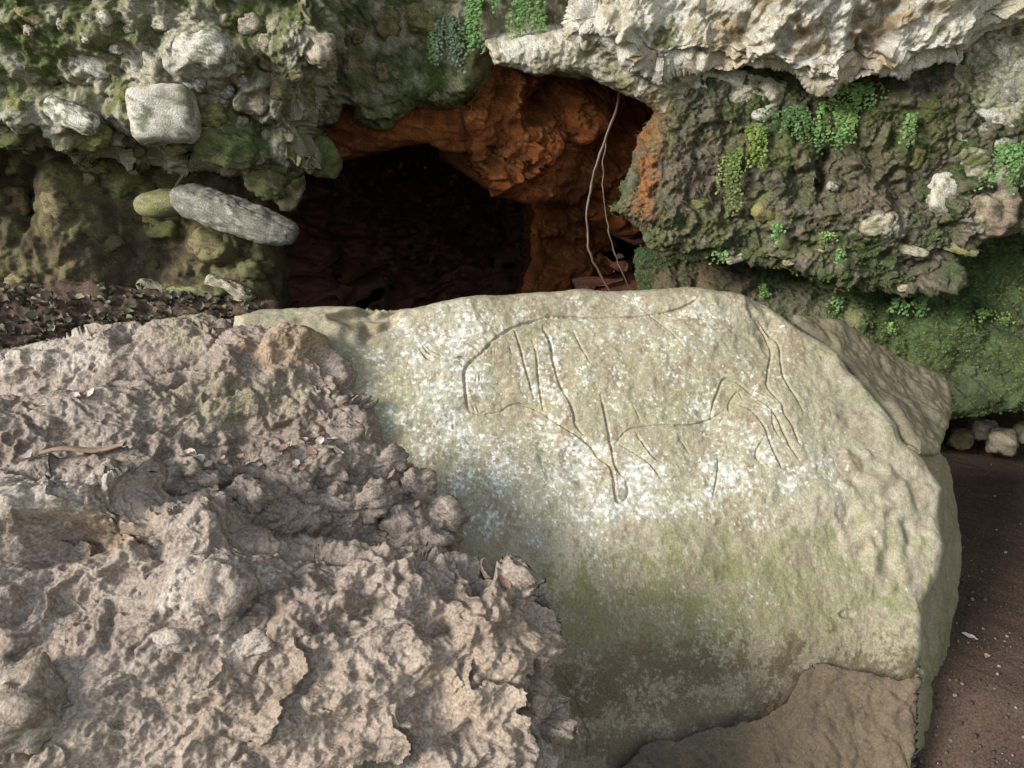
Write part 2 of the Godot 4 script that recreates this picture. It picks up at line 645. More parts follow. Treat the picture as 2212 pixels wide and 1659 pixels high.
func setting() -> void:
	# the ground: earth floor of the shelter, one sheet that reaches the horizon outside
	add_rock({called = "ground", parent = self, mat = "dirt", style = 6, cell = 0.02,
		anchor = Vector3(0.6, 0.0, -2.6), normal = Vector3.UP, up = Vector3(0, 0, -1),
		world = [Vector3(-3.6, 0, -5.6), Vector3(4.2, 0, -5.6), Vector3(4.2, 0, -0.4), Vector3(-3.6, 0, -0.4)],
		rim = 0.1, bulge = 0.0, back = 0.2, lumps = [[1600, 1640, 900, 330, -0.16]], noise = [0.02, 1.5, 0.0, 1, 0.0, 1, 0.006, 30.0],
		tags = ["", "", "", "structure"]})
	var st := SurfaceTool.new()
	st.begin(Mesh.PRIMITIVE_TRIANGLES)
	for q in [[-120, -0.41, 120, 120], [-120, -120, -3.59, -0.41], [4.19, -120, 120, -0.41], [-3.59, -120, 4.19, -5.59]]:
		var y := -0.03
		for p in [[q[0], q[1]], [q[2], q[1]], [q[2], q[3]], [q[0], q[1]], [q[2], q[3]], [q[0], q[3]]]:
			st.set_normal(Vector3.UP)
			st.set_color(Color(0.16, 0.15, 0.09))
			st.add_vertex(Vector3(p[0], y, p[1]))
	var far := node_from("terrain", st.commit(), mats.dirt, self)
	tag(far, "", "", "", "structure")
	# roof of the shelter over the camera, the hill behind and the wall closing its end
	add_rock({called = "shelter_roof", parent = self, mat = "rough", style = 2, cell = 0.06,
		anchor = Vector3(1.0, 4.2, -2.0), normal = Vector3(0, -1, 0), up = Vector3(0, 0, -1),
		world = [Vector3(-4.4, 4.2, -8.4), Vector3(4.6, 4.2, -8.4), Vector3(4.6, 4.2, -0.3), Vector3(-1.0, 4.2, -0.5), Vector3(-4.4, 4.2, -1.8)],
		rim = 0.3, bulge = 0.1, back = 0.7, noise = [0.15, 1.2, 0.05, 3.0, 0.0, 1, 0.01, 12.0],
		tags = ["", "", "", "structure"]})
	add_rock({called = "upper_cliff_wall", parent = self, mat = "rough", style = 2, cell = 0.05,
		anchor = Vector3(0.0, 3.2, -3.9), normal = Vector3(0, -0.1, 1),
		world = [Vector3(-4.4, 2.05, -3.9), Vector3(4.6, 2.05, -3.9), Vector3(4.6, 4.6, -3.9), Vector3(-4.4, 4.6, -3.9)],
		rim = 0.2, bulge = 0.1, back = 0.4, noise = [0.15, 1.2, 0.05, 3.0, 0.0, 1, 0.01, 12.0],
		tags = ["", "", "", "structure"]})
	add_rock({called = "shelter_end_wall", parent = self, mat = "rough", style = 2, cell = 0.05,
		anchor = Vector3(3.5, 1.2, -2.4), normal = Vector3(-1, 0, 0.1),
		world = [Vector3(3.5, -0.2, -8.4), Vector3(3.5, -0.2, 0.9), Vector3(3.5, 4.8, 0.9), Vector3(3.5, 4.8, -8.4)],
		rim = 0.2, bulge = 0.05, back = 0.5, noise = [0.15, 1.2, 0.05, 3.0, 0.0, 1, 0.01, 12.0],
		tags = ["", "", "", "structure"]})
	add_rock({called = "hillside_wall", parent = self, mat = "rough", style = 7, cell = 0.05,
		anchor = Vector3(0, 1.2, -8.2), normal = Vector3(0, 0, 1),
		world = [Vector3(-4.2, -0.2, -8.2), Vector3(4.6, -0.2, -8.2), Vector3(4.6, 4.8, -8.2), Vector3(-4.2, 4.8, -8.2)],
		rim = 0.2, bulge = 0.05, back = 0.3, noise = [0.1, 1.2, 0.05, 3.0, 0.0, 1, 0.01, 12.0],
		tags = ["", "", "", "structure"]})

func engraved_boulder() -> void:
	var root := thing("engraved_boulder", Vector3.ZERO, "pale olive leaning boulder carved with the outline of a bull", "boulder")
	var lines_cut := [
		[6.5, 12.3, 1015, 897, 1008, 879, 1002, 827, 1006, 804, 1021, 788, 1038, 776, 1053, 760, 1071, 743, 1105, 722, 1138, 709.5, 1187, 695],
		[5.6, 13.4, 1187, 695, 1239, 693, 1291, 696, 1365, 696.5, 1402, 692],
		[5.6, 12.9, 1402, 692, 1447, 683, 1481, 670, 1500, 655],
		[4.9, 10.6, 909, 767, 919, 782, 930, 790],
		[4.9, 10.6, 915, 760, 926, 773, 941, 782],
		[4.9, 10.6, 919, 757, 932, 768, 948, 776],
		[4.9, 10.6, 1004, 754, 1023, 762, 1036, 775],
		[4.9, 10.6, 975, 790, 993, 783, 1015, 783],
		[4.4, 9.5, 1027, 822, 1027, 835],
		[4.4, 9.5, 1034, 822, 1033, 835],
		[4.4, 9.5, 1060, 767, 1060, 778],
		[4.4, 9.5, 1067, 767, 1066, 778],
		[4.4, 9.5, 1021, 886, 1025, 897],
		[4.4, 9.5, 1029, 887, 1033, 897],
		[4.4, 9.5, 1040, 899, 1048, 893],
		[5.5, 10.5, 1079, 897, 1097, 884, 1120, 879, 1142, 884, 1168, 897],
		[6.9, 13.1, 1168, 897, 1201, 921.5, 1239, 946, 1268, 968, 1291, 998, 1309, 1013, 1317, 1042, 1319, 1072, 1324, 1089, 1335, 1091, 1347, 1076, 1345, 1050],
		[5.0, 9.6, 1108, 726, 1120, 763.5, 1129, 797, 1142, 838, 1151, 868],
		[5.0, 9.6, 1146, 749, 1155, 782, 1159, 819, 1164, 857, 1172, 894],
		[6.5, 12.3, 1170, 719, 1183, 749, 1192, 797, 1207, 842, 1224, 875, 1235, 905, 1239, 927, 1257, 951],
		[6.0, 11.3, 1291, 864, 1298, 897, 1307, 938, 1315, 983, 1322, 1016, 1339, 1039],
		[4.7, 8.8, 1322, 968, 1346, 940, 1373, 933, 1413, 929, 1470, 928, 1497, 923, 1527, 913, 1554, 896],
		[5.5, 10.5, 1527, 911, 1531, 881, 1539, 858, 1552, 830, 1573, 835, 1599, 854, 1630, 881, 1653, 904, 1672, 945, 1691, 983, 1706, 1006],
		[5.0, 9.6, 1565, 904, 1563, 885, 1580, 858, 1590, 872],
		[5.5, 10.5, 1577, 881, 1607, 898, 1630, 930, 1645, 968, 1660, 1002, 1670, 1021],
		[4.7, 8.8, 1649, 904, 1653, 934, 1668, 961],
		[5.5, 10.5, 1624, 704, 1643, 725, 1655, 755.5, 1655, 778, 1645, 816, 1641, 843, 1653, 866, 1668, 885, 1675, 907, 1694, 938, 1708, 972],
		[5.5, 10.5, 1634, 702, 1656, 729, 1672, 755, 1675, 793, 1679, 824, 1694, 858, 1717, 900],
		[4.7, 8.8, 1331, 968, 1365, 990, 1395, 1013, 1417, 1042],
		[4.7, 8.8, 1363, 940, 1380, 968, 1398, 994, 1417, 1005],
		[4.4, 8.0, 1634, 953, 1616, 991, 1634, 1018],
		[4.4, 8.0, 1539, 991, 1535, 1040, 1520, 1105],
		[4.4, 8.0, 1235, 726, 1250, 763, 1268, 797],
		[4.4, 8.0, 1376, 674, 1402, 696.5, 1436, 726, 1462, 763],
		[4.4, 8.0, 978, 912, 979, 946],
		[4.4, 8.0, 1358, 886, 1376, 920],
		[4.4, 8.0, 1459, 957, 1478, 987],
		[4.6, 8.6, 1014, 894, 1028, 901, 1045, 902, 1062, 900, 1080, 896],
	]
	add_rock({called = "rock_face", parent = root, mat = "smooth", style = 0, cell = 0.0055, dense = [890, 1100, 1730, 650, 0.0022],
		anchor = [1500, 640, 2.59], normal = Vector3(0.10, 0.60, 0.79),
		outline = [505, 682, 560, 668, 640, 659, 720, 653, 790, 657, 850, 665, 890, 664, 930, 657, 1000, 645, 1070, 635, 1130, 630, 1190, 628, 1240, 622, 1300, 623, 1370, 622, 1430, 618, 1480, 618, 1540, 625, 1600, 632, 1650, 655, 1698, 688, 1732, 715, 1782, 740, 1812, 763, 1835, 801, 1862, 822, 1888, 854, 1911, 881, 1938, 915, 1950, 950, 1995, 987, 2025, 1033, 2037, 1060, 2030, 1117, 2040, 1180, 2027, 1255, 1996, 1307, 1992, 1368, 1990, 1463, 1987, 1540, 1990, 1760, 1600, 1760, 1160, 1740, 1120, 1500, 1050, 1350, 920, 1200, 850, 1080, 760, 960, 690, 850, 600, 790, 500, 740],
		rim = 0.06, bulge = 0.05, back = 0.55, broken = [[0.30, 0.42, 0.006, -0.35, 0.8, 0.5], [0.07, 0.13, 0.0022, -0.4, 0.9, 0.5]], noise = [0.045, 1.6, -0.003, 6.0, 0.0, 1, 0.0026, 24.0, 0.003, 8.0, 0.0016, 30.0], grain = Vector3(0.35, 1, 0.5), squash = 0.45,
		lumps = [[1500, 1800, 1000, 520, -0.17], [800, 700, 90, 60, -0.05], [1700, 1000, 160, 200, 0.015], [1880, 1120, 90, 160, 0.02], [1640, 690, 40, 90, -0.014], [1300, 800, 260, 140, 0.012], [1100, 1050, 160, 90, 0.015], [1215, 1000, 90, 60, -0.01], [1815, 1328, 22, 10, -0.012]],
		patches = [[920, 830, 130, 120, 0, 0.62], [1050, 970, 150, 90, 0, 0.5], [1250, 1060, 340, 90, 0, 0.62], [1600, 1000, 170, 130, 0, 0.42], [1170, 800, 90, 130, 0, 0.36], [985, 720, 80, 45, 0, 0.5], [1480, 800, 190, 110, 0, 0.26], [1350, 690, 230, 45, 0, 0.25], [1380, 860, 460, 260, 0, 0.16], [1500, 1250, 450, 140, 0, 0.0], [1320, 1400, 340, 200, 2, 0.75], [1620, 1300, 420, 170, 4, 0.65], [1620, 870, 300, 180, 4, 0.15], [800, 900, 140, 200, 4, 0.25], [1500, 1560, 640, 190, 2, 0.85], [800, 705, 60, 45, 2, 0.5], [1100, 1300, 160, 150, 4, 0.4]],
		strokes = lines_cut})
	add_rock({called = "shoulder", parent = root, mat = "smooth", style = 9, cell = 0.007,
		anchor = [1870, 805, 2.69], normal = Vector3(0.52, 0.77, 0.365),
		outline = [1715, 700, 1712, 678, 1790, 695, 1865, 729, 1941, 771, 1998, 801, 2036, 820, 2053, 847, 2055, 892, 2045, 945, 2030, 985, 1985, 985, 1925, 915, 1860, 830, 1800, 755],
		rim = 0.05, bulge = 0.03, back = 0.7, broken = [[0.20, 0.16, 0.02, 0.3, 1.1, 0.9], [0.06, 0.05, 0.007, 0.5, 1.2, 0.9]], noise = [0.03, 2.0, 0.0, 6.0, 0.0, 1, 0.004, 26.0]})
	add_rock({called = "side_face", parent = root, mat = "smooth", style = 9, cell = 0.006,
		anchor = [2000, 990, 2.61], normal = Vector3(0.743, 0.286, 0.604),
		outline = [1960, 960, 2010, 950, 2035, 985, 2046, 1021, 2056, 1060, 2063, 1117, 2075, 1173, 2074, 1240, 2062, 1300, 2040, 1420, 2010, 1600, 1960, 1640, 1965, 1300, 1985, 1120],
		rim = 0.05, bulge = 0.03, back = 0.5, broken = [[0.14, 0.20, 0.02, 0.3, 1.1, 0.9], [0.05, 0.07, 0.007, 0.5, 1.2, 0.9]], noise = [0.03, 2.0, 0.0, 6.0, 0.0, 1, 0.004, 26.0],
		patches = [[2030, 1420, 60, 150, 1, 0.5]]})
	add_rock({called = "broken_foot", parent = root, mat = "smooth", style = 11, cell = 0.0045,
		anchor = [1800, 1560, 2.166], normal = Vector3(-0.05, 0.60, 0.80),
		outline = [1990, 1466, 1940, 1470, 1900, 1452, 1850, 1440, 1790, 1422, 1750, 1420, 1725, 1450, 1710, 1478, 1690, 1510, 1640, 1545, 1560, 1560, 1470, 1580, 1380, 1610, 1330, 1660, 1320, 1800, 1980, 1800, 1985, 1700, 1982, 1600, 1988, 1540],
		rim = 0.05, rag = 0.9, bulge = 0.012, back = 0.3, broken = [[0.20, 0.14, 0.015, 0.3, 1.0, 0.8], [0.06, 0.05, 0.005, 0.5, 1.2, 0.8]], noise = [0.03, 2.5, -0.012, 5.0, 0.0, 1, 0.003, 30.0, 0.012, 8.0, 0.004, 26.0],
		patches = [[1800, 1600, 420, 370, 2, 0.8]]})

func ledged_boulder() -> void:
	var root := thing("ledged_boulder", Vector3.ZERO, "big rough pinkish brown boulder with ledges holding dead leaves", "boulder")
	var gr := Vector3(0.7, 0.55, 0.3)
	add_rock({called = "lower_block", parent = root, mat = "rough", style = 1, cell = 0.0028,
		anchor = [600, 1400, 1.64], normal = Vector3(0.22, 0.60, 0.77),
		outline = [-420, 1180, -150, 1060, 0, 992, 60, 975, 104, 961, 200, 955, 278, 954, 347, 985, 375, 1013, 362, 1060, 410, 1052, 469, 1034, 503, 1047, 569, 1117, 640, 1135, 700, 1130, 760, 1150, 850, 1165, 930, 1185, 985, 1182, 1040, 1215, 1085, 1205, 1140, 1212, 1155, 1250, 1160, 1290, 1185, 1330, 1192, 1400, 1215, 1480, 1237, 1510, 1235, 1570, 1222, 1600, 1222, 1900, 1000, 2050, 300, 2050, -300, 1950, -430, 1600],
		rim = 0.13, bulge = 0.12, back = 0.6, broken = [[0.42, 0.24, 0.055, -0.75, 1.0, -1.9], [0.19, 0.10, 0.026, -0.85, 1.0, -1.8], [0.075, 0.04, 0.009, -0.6, 1.1, -1.6], [0.03, 0.017, 0.003, -1.0, 1.1, -1.5]], noise = [0.07, 2.0, 0.0, 3.6, 0.0, 8.0, 0.0028, 46.0, 0.004, 14.0, 0.0042, 26.0], grain = gr, squash = 0.5,
		lumps = [[150, 1060, 240, 110, 0.06], [120, 1180, 200, 60, -0.05], [250, 1250, 260, 120, -0.03], [430, 1290, 110, 90, 0.045], [540, 1130, 120, 90, 0.03], [900, 1290, 260, 110, 0.03], [1100, 1240, 70, 50, 0.03], [700, 1420, 260, 80, -0.03]],
		patches = [[480, 1290, 100, 80, 3, 0.4], [120, 1080, 160, 60, 3, 0.35], [600, 1560, 420, 160, 5, 0.10], [1050, 1450, 160, 200, 5, 0.13], [160, 1560, 160, 80, 2, 0.3], [260, 1150, 120, 60, 5, 0.25]]})
	add_rock({called = "middle_block", parent = root, mat = "rough", style = 1, cell = 0.0032,
		anchor = [850, 1080, 1.98], normal = Vector3(0.45, 0.60, 0.66),
		outline = [300, 1010, 380, 985, 450, 970, 540, 975, 620, 958, 700, 920, 760, 908, 800, 940, 870, 975, 895, 985, 935, 1020, 945, 1055, 985, 1085, 1012, 1110, 1010, 1165, 990, 1210, 950, 1300, 700, 1300, 450, 1220],
		rim = 0.08, bulge = 0.07, back = 0.5, broken = [[0.20, 0.12, 0.055, -0.4, 1.0, -1.9], [0.10, 0.06, 0.024, -0.7, 1.0, -1.8], [0.045, 0.028, 0.009, -0.3, 1.1, -1.6], [0.02, 0.013, 0.003, -0.9, 1.1, -1.5]], noise = [0.07, 2.0, 0.0, 3.6, 0.0, 8.0, 0.0028, 46.0, 0.004, 14.0, 0.0042, 26.0], grain = gr, squash = 0.4,
		patches = [[650, 1010, 200, 60, 2, 0.35]]})
	add_rock({called = "upper_block", parent = root, mat = "rough", style = 1, cell = 0.0035,
		anchor = [700, 850, 2.29], normal = Vector3(0.32, 0.52, 0.79),
		outline = [-420, 900, -150, 870, 0, 850, 156, 843, 243, 822, 330, 800, 410, 775, 451, 728, 503, 690, 590, 693, 660, 704, 705, 728, 729, 763, 764, 818, 800, 870, 832, 930, 872, 978, 850, 1080, 600, 1120, 300, 1080, -150, 1100, -430, 1120],
		rim = 0.11, bulge = 0.10, back = 0.5, broken = [[0.36, 0.18, 0.045, 0.35, 1.0, -1.9], [0.15, 0.08, 0.020, 0.4, 1.0, -1.8], [0.06, 0.032, 0.007, 0.3, 1.1, -1.6], [0.024, 0.015, 0.0028, 0.5, 1.1, -1.5]], noise = [0.07, 2.0, 0.0, 3.6, 0.0, 8.0, 0.0028, 46.0, 0.004, 14.0, 0.0042, 26.0], grain = gr, squash = 0.35,
		lumps = [[400, 850, 80, 60, -0.04], [470, 800, 60, 50, 0.02], [620, 840, 120, 90, 0.02], [250, 900, 160, 40, -0.02]],
		patches = [[620, 760, 120, 60, 5, 0.4], [430, 860, 140, 70, 4, 0.25], [560, 880, 130, 60, 4, 0.25]]})
	add_rock({called = "ridge_block", parent = root, mat = "rough", style = 1, cell = 0.0042,
		anchor = [250, 740, 2.42], normal = Vector3(0.0, 0.55, 0.83),
		outline = [-450, 900, -200, 815, -80, 775, 0, 755, 60, 740, 130, 715, 180, 700, 250, 690, 330, 683, 400, 672, 440, 667, 480, 679, 512, 705, 510, 800, 400, 900, -200, 950, -460, 1000],
		rim = 0.09, bulge = 0.08, back = 0.5, broken = [[0.32, 0.18, 0.035, 0.5, 1.0, -1.8], [0.12, 0.07, 0.014, 0.6, 1.0, -1.7], [0.05, 0.03, 0.006, 0.3, 1.1, -1.6], [0.02, 0.014, 0.0025, 0.9, 1.1, -1.5]], noise = [0.07, 2.0, 0.0, 3.6, 0.0, 8.0, 0.0028, 46.0, 0.004, 14.0, 0.0042, 26.0], grain = gr, squash = 0.35,
		lumps = [[300, 740, 40, 60, -0.03], [80, 790, 90, 50, 0.04]],
		patches = [[150, 760, 170, 60, 3, 0.4], [420, 710, 80, 60, 4, 0.4]]})

func cliff() -> void:
	add_rock({called = "conglomerate_overhang", parent = self, mat = "moss", style = 2, cell = 0.006,
		anchor = [350, 200, 3.22], normal = Vector3(0.15, -0.15, 1.0),
		outline = [-1000, -180, 760, -180, 765, 0, 755, 90, 742, 160, 722, 225, 702, 262, 697, 300, 726, 340, 712, 372, 680, 385, 655, 395, 640, 435, 612, 452, 560, 432, 500, 425, 440, 392, 390, 408, 340, 372, 290, 395, 240, 362, 200, 388, 150, 376, 120, 340, 60, 352, 20, 330, -40, 362, -250, 350, -1000, 380],
		rag = 0.8, rim = 0.22, bulge = 0.18, back = 0.7, broken = [[0.22, 0.17, 0.07, 0.2, 0.9, 1.4], [0.10, 0.08, 0.03, 0.5, 0.9, 1.5]], noise = [0.10, 2.0, -0.02, 5.0, 0.03, 6.0, 0.007, 40.0, 0.01, 7.0, 0.012, 22.0],
		lumps = [[460, 120, 120, 80, 0.12], [350, 235, 110, 90, 0.10], [160, 235, 130, 60, 0.10], [480, 320, 110, 70, 0.10], [690, 320, 60, 90, 0.08], [650, 100, 90, 90, 0.10], [190, 60, 200, 70, 0.08], [220, 310, 100, 40, 0.08], [580, 210, 80, 60, 0.08], [40, 270, 120, 70, 0.10]],
		patches = [[150, 90, 330, 120, 1, 0.6], [620, 60, 120, 120, 1, 0.6], [440, 120, 70, 60, 3, 0.75], [325, 135, 40, 40, 3, 0.7], [205, 145, 40, 30, 3, 0.7], [160, 240, 70, 40, 3, 0.5], [460, 250, 60, 40, 4, 0.7], [210, 290, 70, 30, 4, 0.7], [690, 340, 50, 50, 4, 0.4], [670, 100, 45, 40, 3, 0.6], [395, 40, 45, 22, 3, 0.6]],
		tags = ["mossy overhang of cobbles set in hardened earth above the recess", "rock overhang", "", "thing"]})
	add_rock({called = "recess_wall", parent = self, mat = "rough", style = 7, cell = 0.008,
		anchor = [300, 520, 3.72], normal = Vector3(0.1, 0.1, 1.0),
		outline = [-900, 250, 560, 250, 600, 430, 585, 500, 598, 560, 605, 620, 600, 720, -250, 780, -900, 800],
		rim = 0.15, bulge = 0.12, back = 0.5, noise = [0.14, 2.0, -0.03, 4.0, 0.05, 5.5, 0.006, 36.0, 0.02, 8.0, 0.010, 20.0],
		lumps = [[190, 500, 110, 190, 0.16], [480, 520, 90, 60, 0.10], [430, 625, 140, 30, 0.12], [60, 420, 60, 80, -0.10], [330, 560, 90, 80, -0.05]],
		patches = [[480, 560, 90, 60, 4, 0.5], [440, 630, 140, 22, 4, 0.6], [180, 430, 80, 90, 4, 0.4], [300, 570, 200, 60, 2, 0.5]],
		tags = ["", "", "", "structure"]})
	add_rock({called = "soil_ledge", parent = self, mat = "dirt", style = 6, cell = 0.011,
		anchor = [250, 690, 3.15], normal = Vector3(0.0, 0.75, 0.66),
		outline = [-900, 660, -250, 640, 0, 625, 150, 612, 300, 622, 450, 640, 600, 652, 620, 760, 400, 800, -250, 900, -900, 950],
		rim = 0.12, bulge = 0.05, back = 0.9, noise = [0.08, 2.2, 0.02, 9.0, 0.02, 14.0, 0.008, 40.0],
		tags = ["", "", "", "structure"]})
	add_rock({called = "dark_mossy_lintel", parent = self, mat = "moss", style = 2, cell = 0.007,
		anchor = [900, 100, 3.60], normal = Vector3(0.0, -0.30, 1.0),
		outline = [620, -180, 1330, -180, 1300, 170, 1203, 153, 1161, 163, 1120, 146, 1068, 142, 1058, 178, 1005, 216, 985, 232, 940, 238, 900, 228, 860, 262, 838, 274, 790, 276, 762, 262, 756, 232, 735, 250, 700, 275, 640, 300],
		rim = 0.12, bulge = 0.12, back = 0.5, noise = [0.07, 2.2, 0.02, 6.0, 0.05, 5.5, 0.006, 36.0, 0.01, 9.0, 0.007, 24.0],
		patches = [[900, 180, 200, 90, 1, 0.55], [1150, 110, 120, 50, 4, 0.5], [780, 210, 60, 60, 1, 0.3], [1120, 130, 120, 30, 5, 0.3]],
		tags = ["dark mossy rock hanging over the cave mouth between the two overhangs", "rock", "", "thing"]})
	add_rock({called = "limestone_overhang", parent = self, mat = "rough", style = 3, cell = 0.0048,
		anchor = [1600, 80, 3.20], normal = Vector3(-0.15, -0.14, 1.0),
		outline = [1240, -180, 1226, -40, 1222, 12, 1214, 41, 1222, 82, 1256, 110, 1300, 120, 1322, 140, 1345, 168, 1371, 182, 1400, 196, 1430, 200, 1470, 186, 1510, 178, 1543, 176, 1600, 184, 1651, 184, 1698, 200, 1740, 214, 1780, 220, 1814, 215, 1844, 185, 1909, 180, 1960, 190, 2010, 160, 2080, 150, 2150, 100, 2260, 60, 2400, 0, 2400, -180],
		rag = 0.6, rim = 0.16, bulge = 0.14, back = 0.6, broken = [[0.28, 0.36, 0.09, 0.5, 1.1, 0.9], [0.10, 0.12, 0.035, 0.4, 1.1, 1.1], [0.04, 0.045, 0.014, 0.2, 1.0, 1.1]], noise = [0.15, 1.9, -0.03, 3.4, 0.012, 15.0, 0.007, 50.0, 0.0, 10.0, 0.012, 22.0, 2.5], grain = Vector3(0.6, 0.8, 0), squash = 0.4,
		lumps = [[1560, 120, 60, 110, -0.07], [1700, 60, 40, 70, -0.04], [1870, 90, 60, 150, -0.09], [1780, 160, 70, 60, 0.05], [1400, 110, 120, 90, 0.05]],
		patches = [[1560, 120, 60, 90, 5, 0.45], [1870, 100, 60, 130, 5, 0.5], [1720, 80, 30, 60, 5, 0.4], [1440, 80, 30, 22, 1, 0.8], [1400, 150, 60, 25, 5, 0.4], [2120, 90, 120, 60, 1, 0.3]],
		tags = ["bulging white limestone overhang with rough crust above the ferns", "rock overhang", "", "thing"]})
	add_rock({called = "yellow_lip", parent = self, mat = "rough", style = 3, cell = 0.006,
		anchor = [1330, 170, 3.45], normal = Vector3(-0.05, -0.5, 1.0),
		outline = [1050, 90, 1300, 60, 1500, 120, 1700, 180, 1680, 235, 1600, 230, 1500, 225, 1440, 260, 1409, 230, 1368, 209, 1327, 196, 1265, 163, 1203, 153, 1161, 163, 1120, 146, 1068, 140],
		rim = 0.06, bulge = 0.06, back = 0.25, noise = [0.03, 3.0, 0.015, 8.0, 0.01, 14.0, 0.007, 34.0],
		patches = [[1250, 150, 260, 60, 4, 0.55], [1500, 200, 200, 40, 4, 0.5], [1400, 225, 60, 40, 5, 0.6]],
		tags = ["ragged yellowish lip of rock edging the top of the cave mouth", "rock", "", "thing"]})
	add_rock({called = "fern_wall", parent = self, mat = "moss", style = 4, cell = 0.0055,
		anchor = [1750, 420, 3.55], normal = Vector3(-0.15, 0.05, 1.0),
		outline = [1380, 120, 2400, 100, 2400, 500, 2212, 512, 2120, 525, 2060, 545, 2085, 590, 2059, 622, 1995, 634, 1909, 645, 1850, 642, 1801, 634, 1750, 600, 1681, 594, 1651, 590, 1600, 578, 1543, 573, 1510, 578, 1479, 584, 1440, 565, 1401, 536, 1371, 496, 1331, 474, 1310, 455, 1335, 415, 1354, 355, 1366, 312, 1387, 266, 1405, 230],
		rim = 0.10, bulge = 0.10, back = 0.5, broken = [[0.24, 0.16, 0.025, 0.2, 1.1, 1.0], [0.09, 0.06, 0.014, 0.4, 1.2, 1.0]], noise = [0.12, 2.0, -0.04, 4.5, 0.03, 9.0, 0.010, 44.0, 0.03, 9.0, 0.016, 22.0, 2.5, 0.010, 8.0],
		lumps = [[1770, 370, 22, 70, -0.09], [1630, 420, 60, 50, -0.03], [1900, 480, 120, 50, 0.05], [2050, 430, 60, 60, 0.06], [1960, 400, 80, 60, -0.05], [2100, 450, 90, 70, 0.05]],
		patches = [[1400, 330, 35, 110, 6, 0.8], [1385, 440, 40, 50, 6, 0.5], [1650, 300, 160, 70, 1, 0.6], [1950, 300, 120, 80, 1, 0.6], [1640, 450, 70, 40, 4, 0.6], [1880, 480, 60, 30, 3, 0.45], [1500, 380, 100, 130, 7, 0.5], [1840, 380, 120, 100, 7, 0.5], [1480, 520, 110, 50, 1, 0.5], [2130, 450, 60, 60, 3, 0.35], [2100, 470, 90, 50, 7, 0.4], [1430, 290, 40, 60, 4, 0.5], [1700, 540, 120, 40, 4, 0.35]],
		tags = ["dark wet rock face hung with ferns and dead stems", "rock face", "", "thing"]})
	add_rock({called = "speckled_wall", parent = self, mat = "rough", style = 2, cell = 0.006,
		anchor = [2120, 240, 3.36], normal = Vector3(-0.25, 0.0, 1.0),
		outline = [2000, -100, 2400, -150, 2400, 420, 2212, 420, 2140, 430, 2080, 400, 2050, 360, 1990, 350, 1985, 290, 2000, 240, 1975, 180, 2010, 100],
		rim = 0.10, bulge = 0.08, back = 0.4, noise = [0.06, 2.6, 0.03, 6.0, 0.06, 7.0, 0.007, 36.0, 0.0, 13.0, 0.009, 24.0],
		patches = [[2070, 90, 90, 80, 3, 0.7], [2160, 30, 80, 60, 3, 0.5], [2050, 200, 80, 60, 1, 0.7], [2160, 180, 60, 60, 3, 0.4], [2100, 270, 60, 40, 3, 0.5], [2050, 320, 60, 40, 1, 0.6]],
		tags = ["lumpy rock wall speckled white and green beside the limestone overhang", "rock face", "", "thing"]})
	add_rock({called = "mossy_bank", parent = self, mat = "moss", style = 8, cell = 0.007,
		anchor = [1950, 720, 3.85], normal = Vector3(-0.25, 0.40, 0.88),
		outline = [1380, 540, 1700, 540, 2400, 440, 2400, 920, 2212, 880, 2050, 905, 1900, 940, 1700, 760, 1560, 660, 1380, 640],
		rim = 0.08, bulge = 0.04, back = 0.4, noise = [0.10, 2.4, 0.03, 6.0, 0.04, 9.0, 0.010, 36.0, 0.02, 9.0, 0.010, 22.0],
		patches = [[1530, 610, 150, 50, 2, 0.9], [1700, 660, 110, 40, 7, 0.5], [1840, 690, 40, 26, 4, 0.9], [2000, 820, 170, 70, 2, 0.25]],
		tags = ["", "", "", "structure"]})

